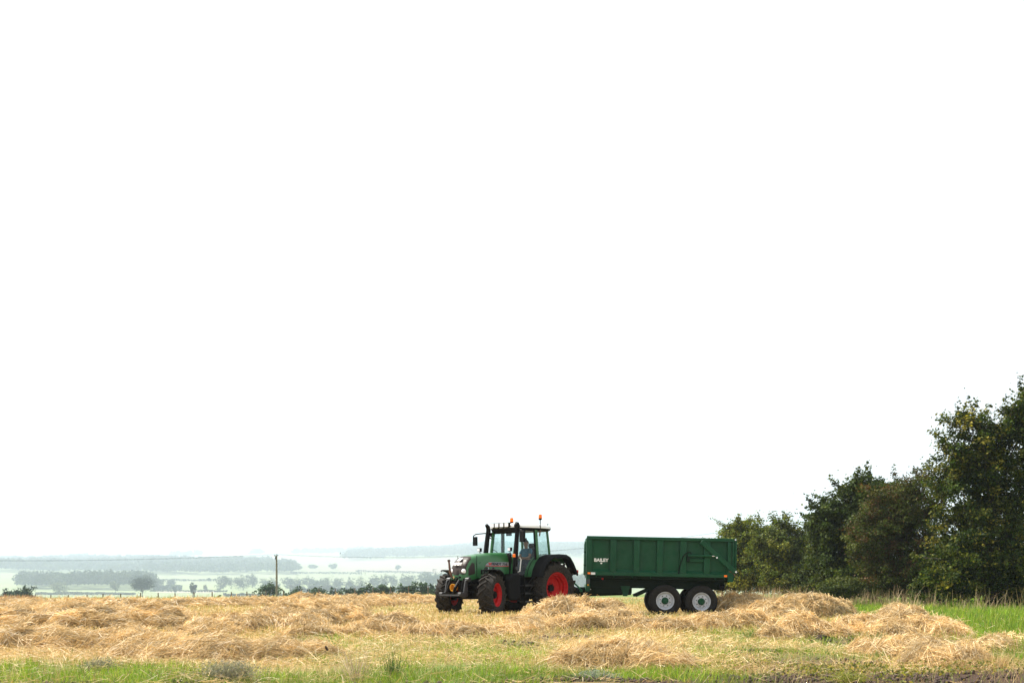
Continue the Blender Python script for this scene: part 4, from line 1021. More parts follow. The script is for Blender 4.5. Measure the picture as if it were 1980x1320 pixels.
# chassis
for s in (-1, 1):
    b = MB(); panel(b, RE + .25, FR - .05, .88, 1.1385, s * .48 - .05, s * .48 + .05); b.build('chassis_rail', M['trailer_dark'], tl, bevel=.01)
    b = MB(); panel(b, RE + .1, FR - .08, 1.1405, 1.215, s * .58 - .05, s * .58 + .05); b.build('tipping_rail', M['trailer_dark'], tl, bevel=.01)
    b = MB(); b.bar((.78, s * .5, .62), (.10, s * .5, .95), .07, .10); b.build('stay', M['trailer_dark'], tl)
b = MB()
for x in (FR - .3, 1.2, 0, -1.2, RE + .3): b.box((x, 0, 1.0), (.1, .92, .16))
b.build('cross_member', M['trailer_dark'], tl)
b = MB(); b.loft([[(FR - .0, y, .98), (FR - .16, y, .98), (FR - .16, y, .80), (FR - .0, y, .80)] for y in (-.9, .9)]); panel(b, FR - .13, FR - .005, .74, 1.30, HW - .22, HW - .06); b.build('headboard', M['trailer'], tl, bevel=.01)
b = MB(); panel(b, FR - .14, FR - .02, 1.0, 1.15, HW - .058, HW - .045); b.build('plate', M['grey'], tl)
b = MB(); panel(b, FR - .11, FR - .05, .93, .985, HW - .058, HW - .045); b.build('plate_reflector', M['yellow'], tl)
b = MB(); b.prism([(FR - .03, .80), (FR - .20, .80), (FR - .02, .95)], HW - .30, HW - .29); b.build('white_gusset', M['white'], tl)
b = MB(); b.bar((.9, 0, .74), (FR + 1.05, 0, .60), .18, .20); b.bar((FR + .2, .3, .76), (FR + 1.0, .06, .62), .1, .14); b.bar((FR + .2, -.3, .76), (FR + 1.0, -.06, .62), .1, .14); b.bar((.9, .45, .80), (FR + .2, .3, .77), .12, .22); b.bar((.9, -.45, .80), (FR + .2, -.3, .77), .12, .22); b.build('drawbar', M['trailer_dark'], tl, bevel=.01)
b = MB(); b.tube([(FR + 1.12 + .08 * math.cos(a), .08 * math.sin(a), .585) for a in np.linspace(0, 2 * math.pi, 17)], .035, 8, caps=False); b.build('tow_eye', M['rust'], tl)
b = MB(); b.prism([(X_(610), .95), (X_(720), .95), (X_(690), .60), (X_(640), .60)], .38, .56); b.build('stand_bracket', M['trailer'], tl, bevel=.01)
b = MB(); b.box((RE + .36, .62, .96), (.16, .3, .20)); b.build('tail_lamp_box', M['black'], tl, bevel=.02)
b = MB(); b.tube([(X_(395), .78, 1.18), (X_(395), .83, 1.18)], .035, 10); b.build('red_reflector', M['red_dot'], tl)
# axles and wheels
def road_tyre(r, w, rim):
    h = w / 2
    prof = [(-h*.75, rim - .008), (-h*.95, rim + .05), (-h*1.02, rim + (r-rim)*.5), (-h*.96, r - .06), (-h*.82, r - .015), (-h*.62, r - .004), (-h*.6, r - .018), (-h*.55, r - .018), (-h*.53, r), (-h*.2, r), (-h*.18, r - .016), (-h*.13, r - .016), (-h*.11, r + .001),
            (h*.11, r + .001), (h*.13, r - .016), (h*.18, r - .016), (h*.2, r), (h*.53, r), (h*.55, r - .018), (h*.6, r - .018), (h*.62, r - .004), (h*.82, r - .015), (h*.96, r - .06), (h*1.02, rim + (r-rim)*.5), (h*.95, rim + .05), (h*.75, rim - .008)]
    b = MB(); b.lathe(prof, 48, closed=True); return b.mesh('tyre', 30)
def road_rim(rim, w):
    h = w * .37; b = MB()
    b.lathe([(h, rim + .004), (h + .012, rim), (h + .01, rim - .015), (h - .01, rim - .022), (h - .05, rim - .03), (h - .07, rim - .045), (h - .09, rim - .05), (h - .085, rim - .06), (h - .06, rim - .09), (h - .05, .20), (h - .055, .11), (h - .055, .001)], 40, caps=False)
    b.lathe([(-h, rim + .004), (-h + .04, rim - .03), (-.02, rim - .05), (-.02, .001)], 40, caps=False)
    return b.mesh('wheel', 30)
def road_hub(w, big):
    h = w * .37 - .06; b = MB()
    b.lathe([(h, .125), (h + .05, .115), (h + .10, .10), (h + .115, .085), (h + .115, .001)], 22); return b.mesh('hub', 35)
def road_nuts(w):
    h = w * .37 - .055; b = MB()
    for k in range(8):
        a = 2 * math.pi * (k + .5) / 8; b.lathe([(h - .01, .018), (h + .03, .018), (h + .035, .001)], 6, Matrix.Translation((.172 * math.cos(a), 0, .172 * math.sin(a))))
    return b.mesh('wheel_nuts', 35)
TT, TW, TH, TN = road_tyre(.545, .38, .305), road_rim(.305, .38), road_hub(.38, 1), road_nuts(.38)
for px in (1110, 1522):
    x = X_(px); zc = .475
    b = MB(); b.bar((x, -.85, zc), (x, .85, zc), .13, .13); b.build('axle', M['trailer_dark'], tl)
    for s in (-1, 1):
        b = MB(); b.bar((x - .5, s * .5, zc + .2), (x, s * .5, zc + .12), .08, .06); b.bar((x + .5, s * .5, zc + .2), (x, s * .5, zc + .12), .08, .06); b.box((x, s * .5, zc + .27), (.2, .09, .3)); b.build('spring', M['trailer_dark'], tl)
        o = link('wheel', TW, M['rim'], tl); o.location = (x, s * .92, zc); o.rotation_euler = (0, rng.uniform(0, 6), 0 if s > 0 else math.pi)
        link('tyre', TT, M['trailer_rubber'], o); link('hub', TH, M['trailer'], o); link('wheel_nuts', TN, M['dark'], o)
# hoses from the tractor back to the drawbar
Mt2 = Matrix.Translation(t0) @ Matrix.Rotation(YAW, 4, 'Z')
for k, (off, r0) in enumerate(((0, .028), (.10, .02), (.2, .018))):
    a = Mt @ Vector((-1.0, .62 - off * 2, 1.42 - off)); c = Mt2 @ Vector((FR + .02, .7 - off, .80 + off * .3))
    d1 = a + Vector((.10, 0, .06)); d2 = c + Vector((-.38, -.1, .10)) ; d2b = c + Vector((-.46, -.05, .38))
    def cr(P, n=6):
        out = []
        for i in range(len(P) - 1):
            p0, p1, p2, p3 = P[max(i-1, 0)], P[i], P[i+1], P[min(i+2, len(P)-1)]
            for q in range(n):
                t = q / n; out.append(.5 * ((2*p1) + (p2-p0)*t + (2*p0-5*p1+4*p2-p3)*t*t + (3*p1-p0-3*p2+p3)*t**3))
        return out + [P[-1]]
    b = MB(); b.tube([p - Vector(t0) for p in cr([a, d1, d2b, d2, c])], r0, 8)
    o = b.build('hose', M['black'], None); o.location = t0
    tag(o, ['thick black hose hanging between tractor and trailer', 'thinner black hose hanging just behind the thick hose', 'thinnest black hose hanging inside the gap at the hitch'][k], 'hose', 'hoses between tractor and trailer')
b = MB(); a = Mt @ Vector((-1.02, .66, 1.38)); c = at(1123, 1139, 35.0)
b.tube([p - a for p in (a, a.lerp(c, .5), c)], .03, 8); b.tube([c - a, c - a + Vector((.02, 0, -.08))], .05, 8)
o = b.build('prop_rod', M['trailer'], None); o.location = a
tag(o, 'straight dark green rod slanting down beside the hoses', 'rod')

# ------------------------------------------------------------------ hedge trees on the right
def ztree(px, Y): 
    x = (px - 990) / FPX * Y; return x, Y, float(zg(x, Y))
def big_tree(name, label, px, Y, H, lobes_px, pal, seed, nclump, per, crad, leaf, tr_r, tr_h, sprigs=10, cat='tree', stems=1, twigs=40, shell=.55):
    """lobes_px: (dx px, py centre, rx px, rz px, depth m)"""
    x, y, z = ztree(px, Y); k = Y / FPX
    lobes = [(dx * k, dy, (CAM_Z + (HORIZON - py) * k) - z, rx * k, rx * k * .9, rz * k) for dx, py, rx, rz, dy in lobes_px]
    return tree(name, label, cat, (x, y, z), lobes, pal, seed, int(nclump * 1.5), int(per * 1.1), crad * .92, leaf, tr_r, tr_h, 'trees and bushes of the hedgerow', 'leaf', twigs, sprigs, stems, shell=shell)
DK = [(.026, .046, .006), (.036, .06, .008), (.016, .030, .008), (.07, .08, .010), (.046, .06, .008)]
DK_SUNLIT = DK + DK + [(.22, .19, .035), (.10, .105, .02)]  # yellow tints imitate leaves caught by the sun
MID = [(.045, .066, .014), (.06, .082, .016), (.04, .058, .016), (.09, .10, .02), (.055, .07, .018)]
HAW = [(.038, .052, .010), (.05, .066, .012), (.066, .06, .014), (.08, .045, .018), (.045, .064, .010), (.06, .075, .012)]
FARM = [(.08, .115, .014), (.11, .14, .018), (.055, .085, .014), (.18, .18, .022), (.09, .11, .018)]
big_tree('hedge_tree', 'tall broad dark tree with sunlit leaves tinted yellow at the right edge', 1915, 44, 9, [(-15, 1070, 105, 100, 0), (-45, 950, 72, 90, .3), (-50, 862, 52, 70, 0), (40, 905, 85, 115, .4), (75, 808, 58, 55, .4), (-75, 1110, 70, 55, -.6), (30, 1110, 90, 60, -.5)], DK_SUNLIT, 201, 560, 95, .42, .13, .16, 6.5, 30)
big_tree('hedge_tree', 'dark tree filling the right border beyond the tall broad tree', 2045, 46, 9, [(0, 1040, 90, 130, 0), (-10, 860, 75, 110, 0), (-35, 1120, 70, 45, -.5)], DK, 202, 330, 90, .45, .13, .16, 6, 12)
big_tree('hawthorn_tree', 'brownish hawthorn tree with reddish berries left of the tall tree', 1748, 54, 7, [(0, 1060, 95, 85, 0), (-10, 985, 80, 65, 0), (35, 960, 65, 55, .4), (-60, 1040, 65, 60, -.3), (40, 1100, 80, 50, -.6), (-40, 1115, 70, 38, -.5)], HAW, 203, 460, 85, .42, .12, .13, 4.2, 26)
big_tree('sycamore_tree', 'dark large-leaved tree rising above the far straw heaps', 1640, 58, 7, [(-10, 1050, 72, 75, 0), (10, 985, 60, 60, 0), (-45, 1020, 45, 55, -.2), (45, 960, 55, 48, .6), (-10, 1105, 70, 40, -.3)], [(.032, .052, .010), (.044, .068, .012), (.024, .04, .010), (.065, .08, .014)], 204, 380, 80, .45, .17, .14, 4.6, 18)
big_tree('hawthorn_tree', 'yellow-green bush tree next to the trailer tailgate', 1450, 76, 6, [(0, 1090, 62, 58, 0), (-32, 1060, 38, 40, .4), (-25, 1030, 34, 32, .6), (25, 1045, 44, 40, 0), (10, 1115, 60, 32, -.5)], FARM, 205, 330, 75, .48, .16, .13, 4, 16)
big_tree('hawthorn_tree', 'yellow-green bush tree between the trailer and the dark sycamore', 1525, 72, 6, [(0, 1090, 62, 58, 0), (5, 1040, 44, 44, .3), (-30, 1060, 40, 40, 0), (30, 1085, 45, 48, 0), (0, 1118, 62, 30, -.6)], FARM + MID, 206, 330, 75, .46, .16, .13, 4, 16)
big_tree('hedge_bush', 'dense bush behind the trailer rear wheels', 1395, 84, 5, [(0, 1105, 50, 42, 0), (-10, 1070, 30, 34, .3), (25, 1120, 40, 26, 0)], FARM, 207, 170, 70, .5, .17, .12, 3, 6, cat='bush')
big_tree('hedge_bush', 'low dark bush at the foot of the dark large-leaved tree', 1618, 50, 2, [(0, 1140, 40, 20, 0), (22, 1136, 30, 22, 0)], MID, 208, 110, 60, .3, .10, .05, .7, 4, cat='bush', stems=3, twigs=12)
big_tree('hedge_bush', 'low bush under the hawthorn beside the tall tree', 1822, 47, 2, [(0, 1125, 45, 38, 0), (-30, 1140, 35, 22, 0)], DK, 209, 140, 70, .32, .11, .06, .9, 4, cat='bush', stems=3, twigs=12)
big_tree('hawthorn_tree', 'smaller hawthorn filling the gap behind the hawthorn with berries', 1690, 62, 6, [(0, 1080, 70, 60, 0), (20, 1020, 60, 50, 0), (60, 1000, 50, 50, .4), (0, 1125, 75, 32, -.4), (-40, 1118, 60, 36, 0)], HAW + MID, 210, 260, 75, .45, .13, .12, 3.6, 8)

for i, (px, Y, py, rx, rz, lab) in enumerate([(1790, 62, 1105, 75, 45, 'dense bush closing the gap behind the hawthorn and the tall tree'), (1900, 58, 1105, 80, 50, 'dark bush behind the tall broad tree'), (2000, 56, 1110, 80, 50, 'dark bush at the right border behind the tall trees'), (1690, 68, 1115, 75, 36, 'low dense bush behind the smaller hawthorn'), (1590, 70, 1112, 60, 42, 'bush in the gap between the yellow-green trees and the dark tree')]):
    big_tree('hedge_bush', lab, px, Y, 4, [(0, py, rx, rz, 0), (-rx * .5, py + 20, rx * .6, rz * .6, -.4), (rx * .5, py + 20, rx * .6, rz * .6, -.4)], DK + MID, 220 + i, 170, 70, .45, .14, .1, 2.2, 0, cat='bush', stems=3, twigs=14)

# ------------------------------------------------------------------ stalks and blades
def stalks(base, d, length, width, tint, bend=.12, taper=1.0, rg=rng, seg=2):
    """bent flat ribbons: base (n,3), unit direction d (n,3)"""
    n = len(base); length = np.broadcast_to(length, (n,))[:, None]; width = np.broadcast_to(width, (n,))[:, None]
    side = unit(np.cross(d, rg.normal(size=(n, 3)))); bn = np.cross(d, side)
    bb = rg.normal(size=(n, 1)) * bend
    vs_ = []
    for q in range(seg + 1):
        t = q / seg
        c = base + d * length * t + bn * length * bb * (4 * t * (1 - t) if taper == 1.0 else t * t * 1.5)
        w = width * (1 + (taper - 1) * t) * .5
        vs_ += [c - side * w, c + side * w]
    v = np.stack(vs_, 1); k = 2 * (seg + 1)
    i = np.arange(n)[:, None] * k
    f = np.concatenate([i + [2*q, 2*q+1, 2*q+3, 2*q+2] for q in range(seg)], 1).reshape(-1, 4)
    return v.reshape(-1, 3), f, np.repeat(tint, k, 0)

STRAW = np.array([(.75, .54, .26), (.82, .63, .35), (.67, .455, .185), (.85, .70, .45), (.56, .37, .15), (.74, .51, .225)])
def straw_tint(n, rg, lo=.75, hi=1.15): return STRAW[rg.integers(0, len(STRAW), n)] * rg.uniform(lo, hi, (n, 1))

# straw heaps and windrows: lobes in plan (px of centre, py of foot, half width px, half depth m, height m)
m_core, nt, p = mat_new('shaded_matted_straw')
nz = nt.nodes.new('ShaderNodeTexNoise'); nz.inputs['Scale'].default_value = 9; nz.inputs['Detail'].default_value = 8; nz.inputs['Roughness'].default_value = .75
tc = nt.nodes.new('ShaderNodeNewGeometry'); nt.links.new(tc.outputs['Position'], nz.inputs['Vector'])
cr_ = nt.nodes.new('ShaderNodeValToRGB'); cr_.color_ramp.elements[0].position = .35; cr_.color_ramp.elements[0].color = (.055, .034, .016, 1); cr_.color_ramp.elements[1].position = .7; cr_.color_ramp.elements[1].color = (.22, .14, .06, 1)  # brown of older wet straw, darkened further to imitate shade in the hollows
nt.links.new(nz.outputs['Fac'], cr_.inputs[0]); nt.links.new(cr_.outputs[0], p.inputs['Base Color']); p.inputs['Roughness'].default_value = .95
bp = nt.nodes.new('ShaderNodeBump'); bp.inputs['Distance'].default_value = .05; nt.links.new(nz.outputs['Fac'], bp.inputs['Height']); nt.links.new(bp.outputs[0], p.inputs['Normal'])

HEAPS = []
def heap(label, lobes, dens=1.0, seed=0, name='straw_heap', comb=.0, lmul=1.0):
    """comb: preferred lie of the stalks along the row"""
    rg = np.random.default_rng(300 + seed)
    L = []
    for (px, py, rx, ry, h) in lobes:
        h = h * (.84 if 3 <= seed <= 8 else .95)
        x, Y = gp(px, py); Y2 = Y + ry; s = Y2 / Y
        L.append((x * s, Y2, rx / FPX * Y2, ry, h))
    L = np.array(L)
    x0, x1 = (L[:, 0] - L[:, 2]).min(), (L[:, 0] + L[:, 2]).max(); y0, y1 = (L[:, 1] - L[:, 3]).min(), (L[:, 1] + L[:, 3]).max()
    def hh(x, y):
        out = np.zeros_like(x)
        for (cx, cy_, rx, ry, h) in L:
            a = .25 * (fbm(x + cx, y, 2.2, seed, 2) - .5)
            d = ((x - cx) / rx) ** 2 + ((y - cy_) / ry) ** 2 + a
            out = np.maximum(out, h * np.clip(1 - d, 0, 1) ** .62)
        return out * (.62 + .62 * fbm(x, y, 1.9, seed + 5, 2)) + np.minimum(out, .1) * 1.5 * (fbm(x, y, 5.0, seed + 8, 2) - .4)
    cx, cyy = L[:, 0].mean(), L[:, 1].mean(); z0 = float(zg(cx, cyy))
    root = empty(name, (cx, cyy, z0)); tag(root, label, 'straw', 'straw heaps and rows on the stubble')
    org = np.array([cx, cyy, z0])
    nx, ny = int(np.clip((x1 - x0) / .07, 24, 150)), int(np.clip((y1 - y0) / .07, 16, 40))
    gx, gy = np.meshgrid(np.linspace(x0 - .05, x1 + .05, nx), np.linspace(y0 - .05, y1 + .05, ny))
    H = hh(gx, gy); gz = zg(gx, gy) + np.where(H > .01, H * .9 - .075, -.12)
    id_ = np.arange(nx * ny).reshape(ny, nx)
    f = np.stack([id_[:-1, :-1], id_[:-1, 1:], id_[1:, 1:], id_[1:, :-1]], -1).reshape(-1, 4)
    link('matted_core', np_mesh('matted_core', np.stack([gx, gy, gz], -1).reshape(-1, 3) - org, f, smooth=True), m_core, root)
    area = sum((l[2] * 2) * (l[4] + l[3] * .25) / (l[1] ** 2) for l in L) * FPX ** 2
    n = int(np.clip(1.9 * area * dens, 1800, 48000))
    pl = (L[:, 2] * (L[:, 3] + L[:, 4])); pl = pl / pl.sum()
    def pick(m, rmax=1.04):
        li = rg.choice(len(L), m, p=pl); a = rg.uniform(0, 2 * math.pi, m); r = np.sqrt(rg.random(m)) * rmax
        return L[li, 0] + np.cos(a) * r * L[li, 2], L[li, 1] + np.sin(a) * r * L[li, 3]
    # most of the straw lies in wads that share a direction; the rest is strewn over them
    nw = max(12, n // 105); ysc = max(1.0, L[:, 1].mean() / 22)
    wx, wy = pick(nw, 1.0); wth = rg.uniform(0, 2 * math.pi, nw)
    if comb: wth = np.where(rg.random(nw) < comb + .25, rg.normal(.15, .4, nw), wth)
    wr = rg.uniform(.07, .20, nw) * ysc; wup = rg.uniform(-.02, .13, nw) * min(ysc, 1.4); wton = rg.uniform(.55, 1.18, nw)
    m1 = int(n * .84); wi = rg.integers(0, nw, m1)
    x1 = wx[wi] + rg.normal(size=m1) * wr[wi]; y1 = wy[wi] + rg.normal(size=m1) * wr[wi] * .8
    x2, y2 = pick(n - m1)
    x = np.concatenate([x1, x2]); y = np.concatenate([y1, y2])
    up = np.concatenate([wup[wi] * np.exp(-((x1 - wx[wi]) ** 2 + (y1 - wy[wi]) ** 2) / (wr[wi] ** 2)), np.zeros(n - m1)])
    th = np.concatenate([wth[wi] + rg.normal(0, .38, m1), rg.uniform(0, 2 * math.pi, n - m1)])
    ton = np.concatenate([wton[wi], rg.uniform(.8, 1.2, n - m1)])
    h = hh(x, y); k = (h > .02) | (rg.random(n) < .10)
    x, y, h, up, th, ton = x[k], y[k], h[k], up[k], th[k], ton[k]; n = len(x); h = h + up
    e = .03; gx_ = (hh(x + e, y) - hh(x - e, y)) / (2 * e); gy_ = (hh(x, y + e) - hh(x, y - e)) / (2 * e)
    d = np.stack([np.cos(th), np.sin(th), np.zeros(n)], 1)
    d[:, 2] = np.clip(gx_ * d[:, 0] + gy_ * d[:, 1], -1.2, 1.2) + rg.normal(0, .17, n) + np.where(rg.random(n) < .03, .8, 0)
    d = unit(d)
    ln = rg.uniform(.12, .42, n) * lmul * float(np.clip(.62 + L[:, 1].mean() / 55, 0, 1.15)); Yc = y
    base = np.stack([x, y, zg(x, y) + h - rg.random(n) * .05 + .012], 1) - d * ln[:, None] * .5
    base[:, 2] = np.maximum(base[:, 2], zg(base[:, 0], base[:, 1]) + .004)
    tone = .72 + .5 * fbm(x, y, 2.4, seed + 9, 2)
    tint = straw_tint(n, rg) * (tone * ton)[:, None]
    v, f, c = stalks(base, d, ln, np.maximum(.0042, .00038 * Yc), tint, bend=.10, rg=rg)
    o = link('stalks', np_mesh('stalks', v - org, f, c), M['straw'], root); tag(o, kind='stuff')
    HEAPS.append((L, hh))
    return root

heap('long pale straw row along the far crest of the field, left half', [(40, 1176, 90, 2.6, .28), (150, 1176, 95, 2.4, .25), (250, 1175, 95, 2.6, .26), (350, 1173, 95, 2.4, .26), (450, 1171, 90, 2.6, .27), (540, 1169, 80, 2.4, .28), (-60, 1178, 80, 2.4, .30)], .9, 1, 'straw_windrow', .3, 1.3)
heap('long pale straw row along the far crest reaching the tractor front wheel', [(610, 1170, 85, 2.4, .44), (700, 1172, 85, 2.4, .42), (780, 1167, 85, 2.4, .36), (850, 1162, 60, 2.2, .28), (655, 1182, 60, 1.2, .34), (730, 1167, 60, 2.4, .36)], .9, 2, 'straw_windrow', .2, 1.3)
heap('thick combed straw row with a dark underside at the left edge', [(40, 1222, 90, 1.1, .42), (130, 1224, 95, 1.0, .46), (220, 1222, 95, 1.0, .47), (300, 1220, 75, .9, .45), (345, 1216, 40, .7, .32), (-60, 1224, 80, 1.0, .4)], 1.1, 3, 'straw_windrow', .55, 1.15)
heap('low straw spread just behind the thick combed row', [(20, 1196, 90, 1.4, .25), (120, 1194, 90, 1.5, .22), (230, 1190, 90, 1.4, .18), (320, 1194, 80, 1.2, .2)], .55, 4, 'straw_windrow', .4)
heap('rounded straw heap between the thick combed row and the dark clods', [(440, 1226, 90, .9, .30), (505, 1222, 80, .9, .30), (565, 1222, 75, .8, .25), (400, 1232, 75, .7, .15)], 1.1, 5)
heap('tall tangled straw heap sloping up toward the far crest', [(600, 1214, 60, .9, .38), (660, 1206, 60, .9, .35), (560, 1200, 60, 1.2, .42), (620, 1192, 70, 1.4, .45), (520, 1204, 50, 1.0, .3)], 1.0, 6)
heap('low combed straw row in the left foreground', [(30, 1264, 80, .6, .24), (120, 1264, 90, .6, .26), (220, 1263, 90, .6, .25), (300, 1258, 70, .6, .22), (-50, 1264, 60, .6, .24)], 1.0, 7, 'straw_windrow', .55, 1.1)
heap('straw row with dark hollow in front, behind the large grey weed', [(355, 1278, 85, .6, .20), (430, 1280, 95, .65, .23), (510, 1277, 95, .6, .19), (590, 1270, 70, .5, .11), (285, 1274, 75, .55, .15)], 1.2, 8, 'straw_windrow', .5, 1.1)
heap('small rounded straw heap in the middle of the stubble', [(765, 1226, 62, .5, .34), (720, 1229, 60, .45, .2), (820, 1230, 50, .4, .16)], 1.2, 9)
heap('thin pale straw strip leading from the small heap', [(660, 1232, 60, .3, .10), (600, 1236, 60, .3, .1)], 1.0, 10)
heap('flat pale straw strip in front of the tractor front wheel', [(880, 1226, 60, .45, .12), (940, 1232, 70, .45, .12), (1000, 1228, 60, .5, .14), (1020, 1222, 50, .5, .18)], 1.1, 11)
heap('big straw heap hiding the foot of the tractor rear wheel', [(1105, 1208, 90, 1.1, .60), (1060, 1206, 70, .9, .40), (1150, 1206, 75, 1.0, .5), (1030, 1214, 50, .7, .20), (1180, 1215, 70, .8, .34), (1130, 1219, 85, .7, .30)], 1.3, 12)
heap('loose foreground straw heap in front of the trailer hitch', [(1215, 1292, 85, .42, .20), (1165, 1292, 65, .36, .15), (1275, 1296, 65, .34, .14), (1110, 1290, 45, .3, .08), (1225, 1284, 60, .4, .2)], 1.4, 13, lmul=1.1)
heap('low straw strip below the trailer wheels', [(1290, 1222, 70, .5, .17), (1360, 1220, 70, .6, .22), (1430, 1214, 70, .7, .26), (1230, 1218, 50, .5, .14)], 1.1, 14)
heap('straw heap just behind the trailer rear wheel', [(1440, 1186, 60, 1.2, .58), (1400, 1184, 40, 1.0, .42), (1490, 1190, 45, 1.0, .4)], 1.2, 15)
heap('large rounded straw heap on the grass margin behind the trailer', [(1560, 1193, 75, 1.2, .68), (1600, 1192, 55, 1.0, .46), (1515, 1195, 45, 1.0, .46)], 1.3, 16)
heap('small pointed straw heap before the dark earth clod', [(1545, 1231, 45, .5, .32), (1590, 1231, 50, .5, .18), (1500, 1233, 35, .4, .12)], 1.2, 17)
heap('low straw hump joining the large right-hand heap', [(1670, 1222, 50, .6, .32), (1640, 1228, 40, .5, .18)], 1.2, 18)
heap('large straw heap in front of the tall broad tree', [(1775, 1236, 80, .8, .36), (1740, 1220, 60, .8, .42), (1825, 1238, 50, .6, .24), (1720, 1238, 45, .6, .22)], 1.4, 19)
heap('scattered straw heap at the lower right below the large heap', [(1760, 1278, 80, .5, .20), (1700, 1272, 55, .4, .12), (1810, 1294, 60, .4, .13), (1860, 1292, 50, .35, .10)], 1.3, 20, lmul=1.1)
heap('thin straw litter in the far right corner of the grass', [(1900, 1262, 70, .4, .07), (1950, 1252, 60, .4, .08)], .8, 21)

def heap_at(x, y):
    out = np.zeros_like(x)
    for L, hh in HEAPS:
        k = (np.abs(y - L[:, 1].mean()) < 8) & (x > (L[:, 0] - L[:, 2]).min() - .1) & (x < (L[:, 0] + L[:, 2]).max() + .1)
        if k.any(): out[k] = np.maximum(out[k], hh(x[k], y[k]))
    return out

def spread(n, ya, yb, rg, pw=1.0, px0=-140, px1=2120):
    u = rg.random(n); Y = 1.0 / ((1 / ya ** pw) + u * (1 / yb ** pw - 1 / ya ** pw)) ** (1 / pw)
    px = rg.uniform(px0, px1, n); return (px - 990) / FPX * Y, Y

rg = np.random.default_rng(77)
# cut stubble in drill rows
n = 150000; x, y = spread(n, 9.2, 100, rg, .7)
rowd = .14; x = np.where(y < 45, np.round((x + y * .35) / rowd) * rowd - y * .35 + rg.normal(0, .02, n), x)
gr = blobs(x, y, GREEN); ea = blobs(x, y, EARTH); hs = MARG(x, y)
dens = np.clip(1 - .85 * gr - .75 * ea - hs, .03, 1) * (1 - .93 * front(y)) * (1 - .35 * (1 - S(13, 20, y))) * (.45 + .75 * fbm(x, y, .55, 31))
k = (rg.random(n) < dens) & (heap_at(x, y) < .05); x, y = x[k], y[k]; n = len(x)
nearf = 1 - S(14, 22, y)
d = unit(np.stack([rg.normal(.06, .22, n) * (1 + 1.6 * nearf), rg.normal(0, .22, n) * (1 + 1.6 * nearf), np.ones(n)], 1))
tone = .75 + .5 * fbm(x, y, .8, 41)
tint = straw_tint(n, rg, .62, 1.0) * np.array([.82, .84, .62]) * tone[:, None]
grn = rg.random(n) < .16; tint[grn] = tint[grn] * np.array([.62, .9, .5])
v, f, c = stalks(np.stack([x, y, zg(x, y) - .01], 1), d, rg.uniform(.09, .2, n) * (1 - .38 * nearf), np.maximum(.0042, .00042 * y), tint, .07, rg=rg)
tag(link('stubble', np_mesh('stubble', v, f, c), M['straw']), 'golden cut stubble standing in rows over the whole field', 'stubble', kind='stuff')
# loose straw lying between the heaps
n = 120000; x, y = spread(n, 9.2, 80, rg, 1.0)
gr = blobs(x, y, GREEN); hs = MARG(x, y)
dens = np.clip(1 - .7 * gr - .95 * blobs(x, y, EARTH) - hs * .97, .05, 1) * (1 - .75 * front(y)) * np.clip(fbm(x, y, .9, 51) * 2.6 - .5, .08, 1)
k = (rg.random(n) < dens) & (heap_at(x, y) < .05); x, y = x[k], y[k]; n = len(x)
th = rg.uniform(0, 2 * math.pi, n); d = unit(np.stack([np.cos(th), np.sin(th), rg.normal(.12, .2, n)], 1))
v, f, c = stalks(np.stack([x, y, zg(x, y) + rg.random(n) * .06], 1), d, rg.uniform(.07, .30, n) * np.clip(.55 + y / 40, 0, 1.2), np.maximum(.0034, .00036 * y), straw_tint(n, rg, .7, 1.1), .10, rg=rg)
tag(link('loose_straw', np_mesh('loose_straw', v, f, c), M['straw']), 'loose pale straw strewn over the stubble between the heaps', 'straw', kind='stuff')
# green grass
GRASSC = np.array([(.12, .24, .015), (.18, .30, .02), (.08, .17, .018), (.24, .32, .03), (.30, .30, .07)])
def grass(name, label, n, ya, yb, densf, hmin, hmax, seed, pal=GRASSC, pw=1.0, wmul=1.0, px0=-140, px1=2120, lean=.3, mat='blade', wmin=.0045):
    rg = np.random.default_rng(seed); x, y = spread(n, ya, yb, rg, pw, px0, px1)
    k = (rg.random(n) < densf(x, y)) & (heap_at(x, y) < .12); x, y = x[k], y[k]; n = len(x)
    d = unit(np.stack([rg.normal(0, lean, n), rg.normal(0, lean, n), np.ones(n)], 1))
    cl = fbm(x, y, 1.1, seed, 3)
    tint = pal[rg.integers(0, len(pal), n)] * (rg.uniform(.55, 1.3, n) * (.35 + 1.2 * cl))[:, None]
    h = rg.uniform(hmin, hmax, n) * (.5 + cl)
    v, f, c = stalks(np.stack([x, y, zg(x, y) - .01], 1), d, h, np.maximum(wmin, .00048 * y) * wmul, tint, .22, .15, rg)
    return tag(link(name, np_mesh(name, v, f, c), M[mat]), label, 'grass', kind='stuff')
grass('field_grass', 'fresh green grass growing through the stubble in patches', 190000, 9.2, 60, lambda x, y: np.clip(np.maximum(blobs(x, y, GREEN), front(y) * (1 - S(1.7, 2.6, x)) * .55) * np.where(y < 12, np.clip(fbm(x, y, 1.5, 61) * 3.2 - .75, .08, 1.2), np.clip(fbm(x, y, 1.1, 63) * 2.8 - .35, .1, 1.5)) + .035, 0, 1), .04, .13, 401)
grass('margin_grass', 'bright green grass margin along the foot of the hedgerow', 85000, 13, 95, lambda x, y: MARG(x, y) * (.45 + .55 * S(18, 27, y)), .08, .28, 402, pw=.7, px0=1300, wmul=1.1)
DRY = np.array([(.46, .33, .17), (.38, .26, .14), (.52, .40, .22), (.34, .22, .13), (.30, .26, .12)])
def hedge_line(x, y): return np.exp(-((x - (17.0 + (56 - y) * .08)) / 1.1) ** 2)
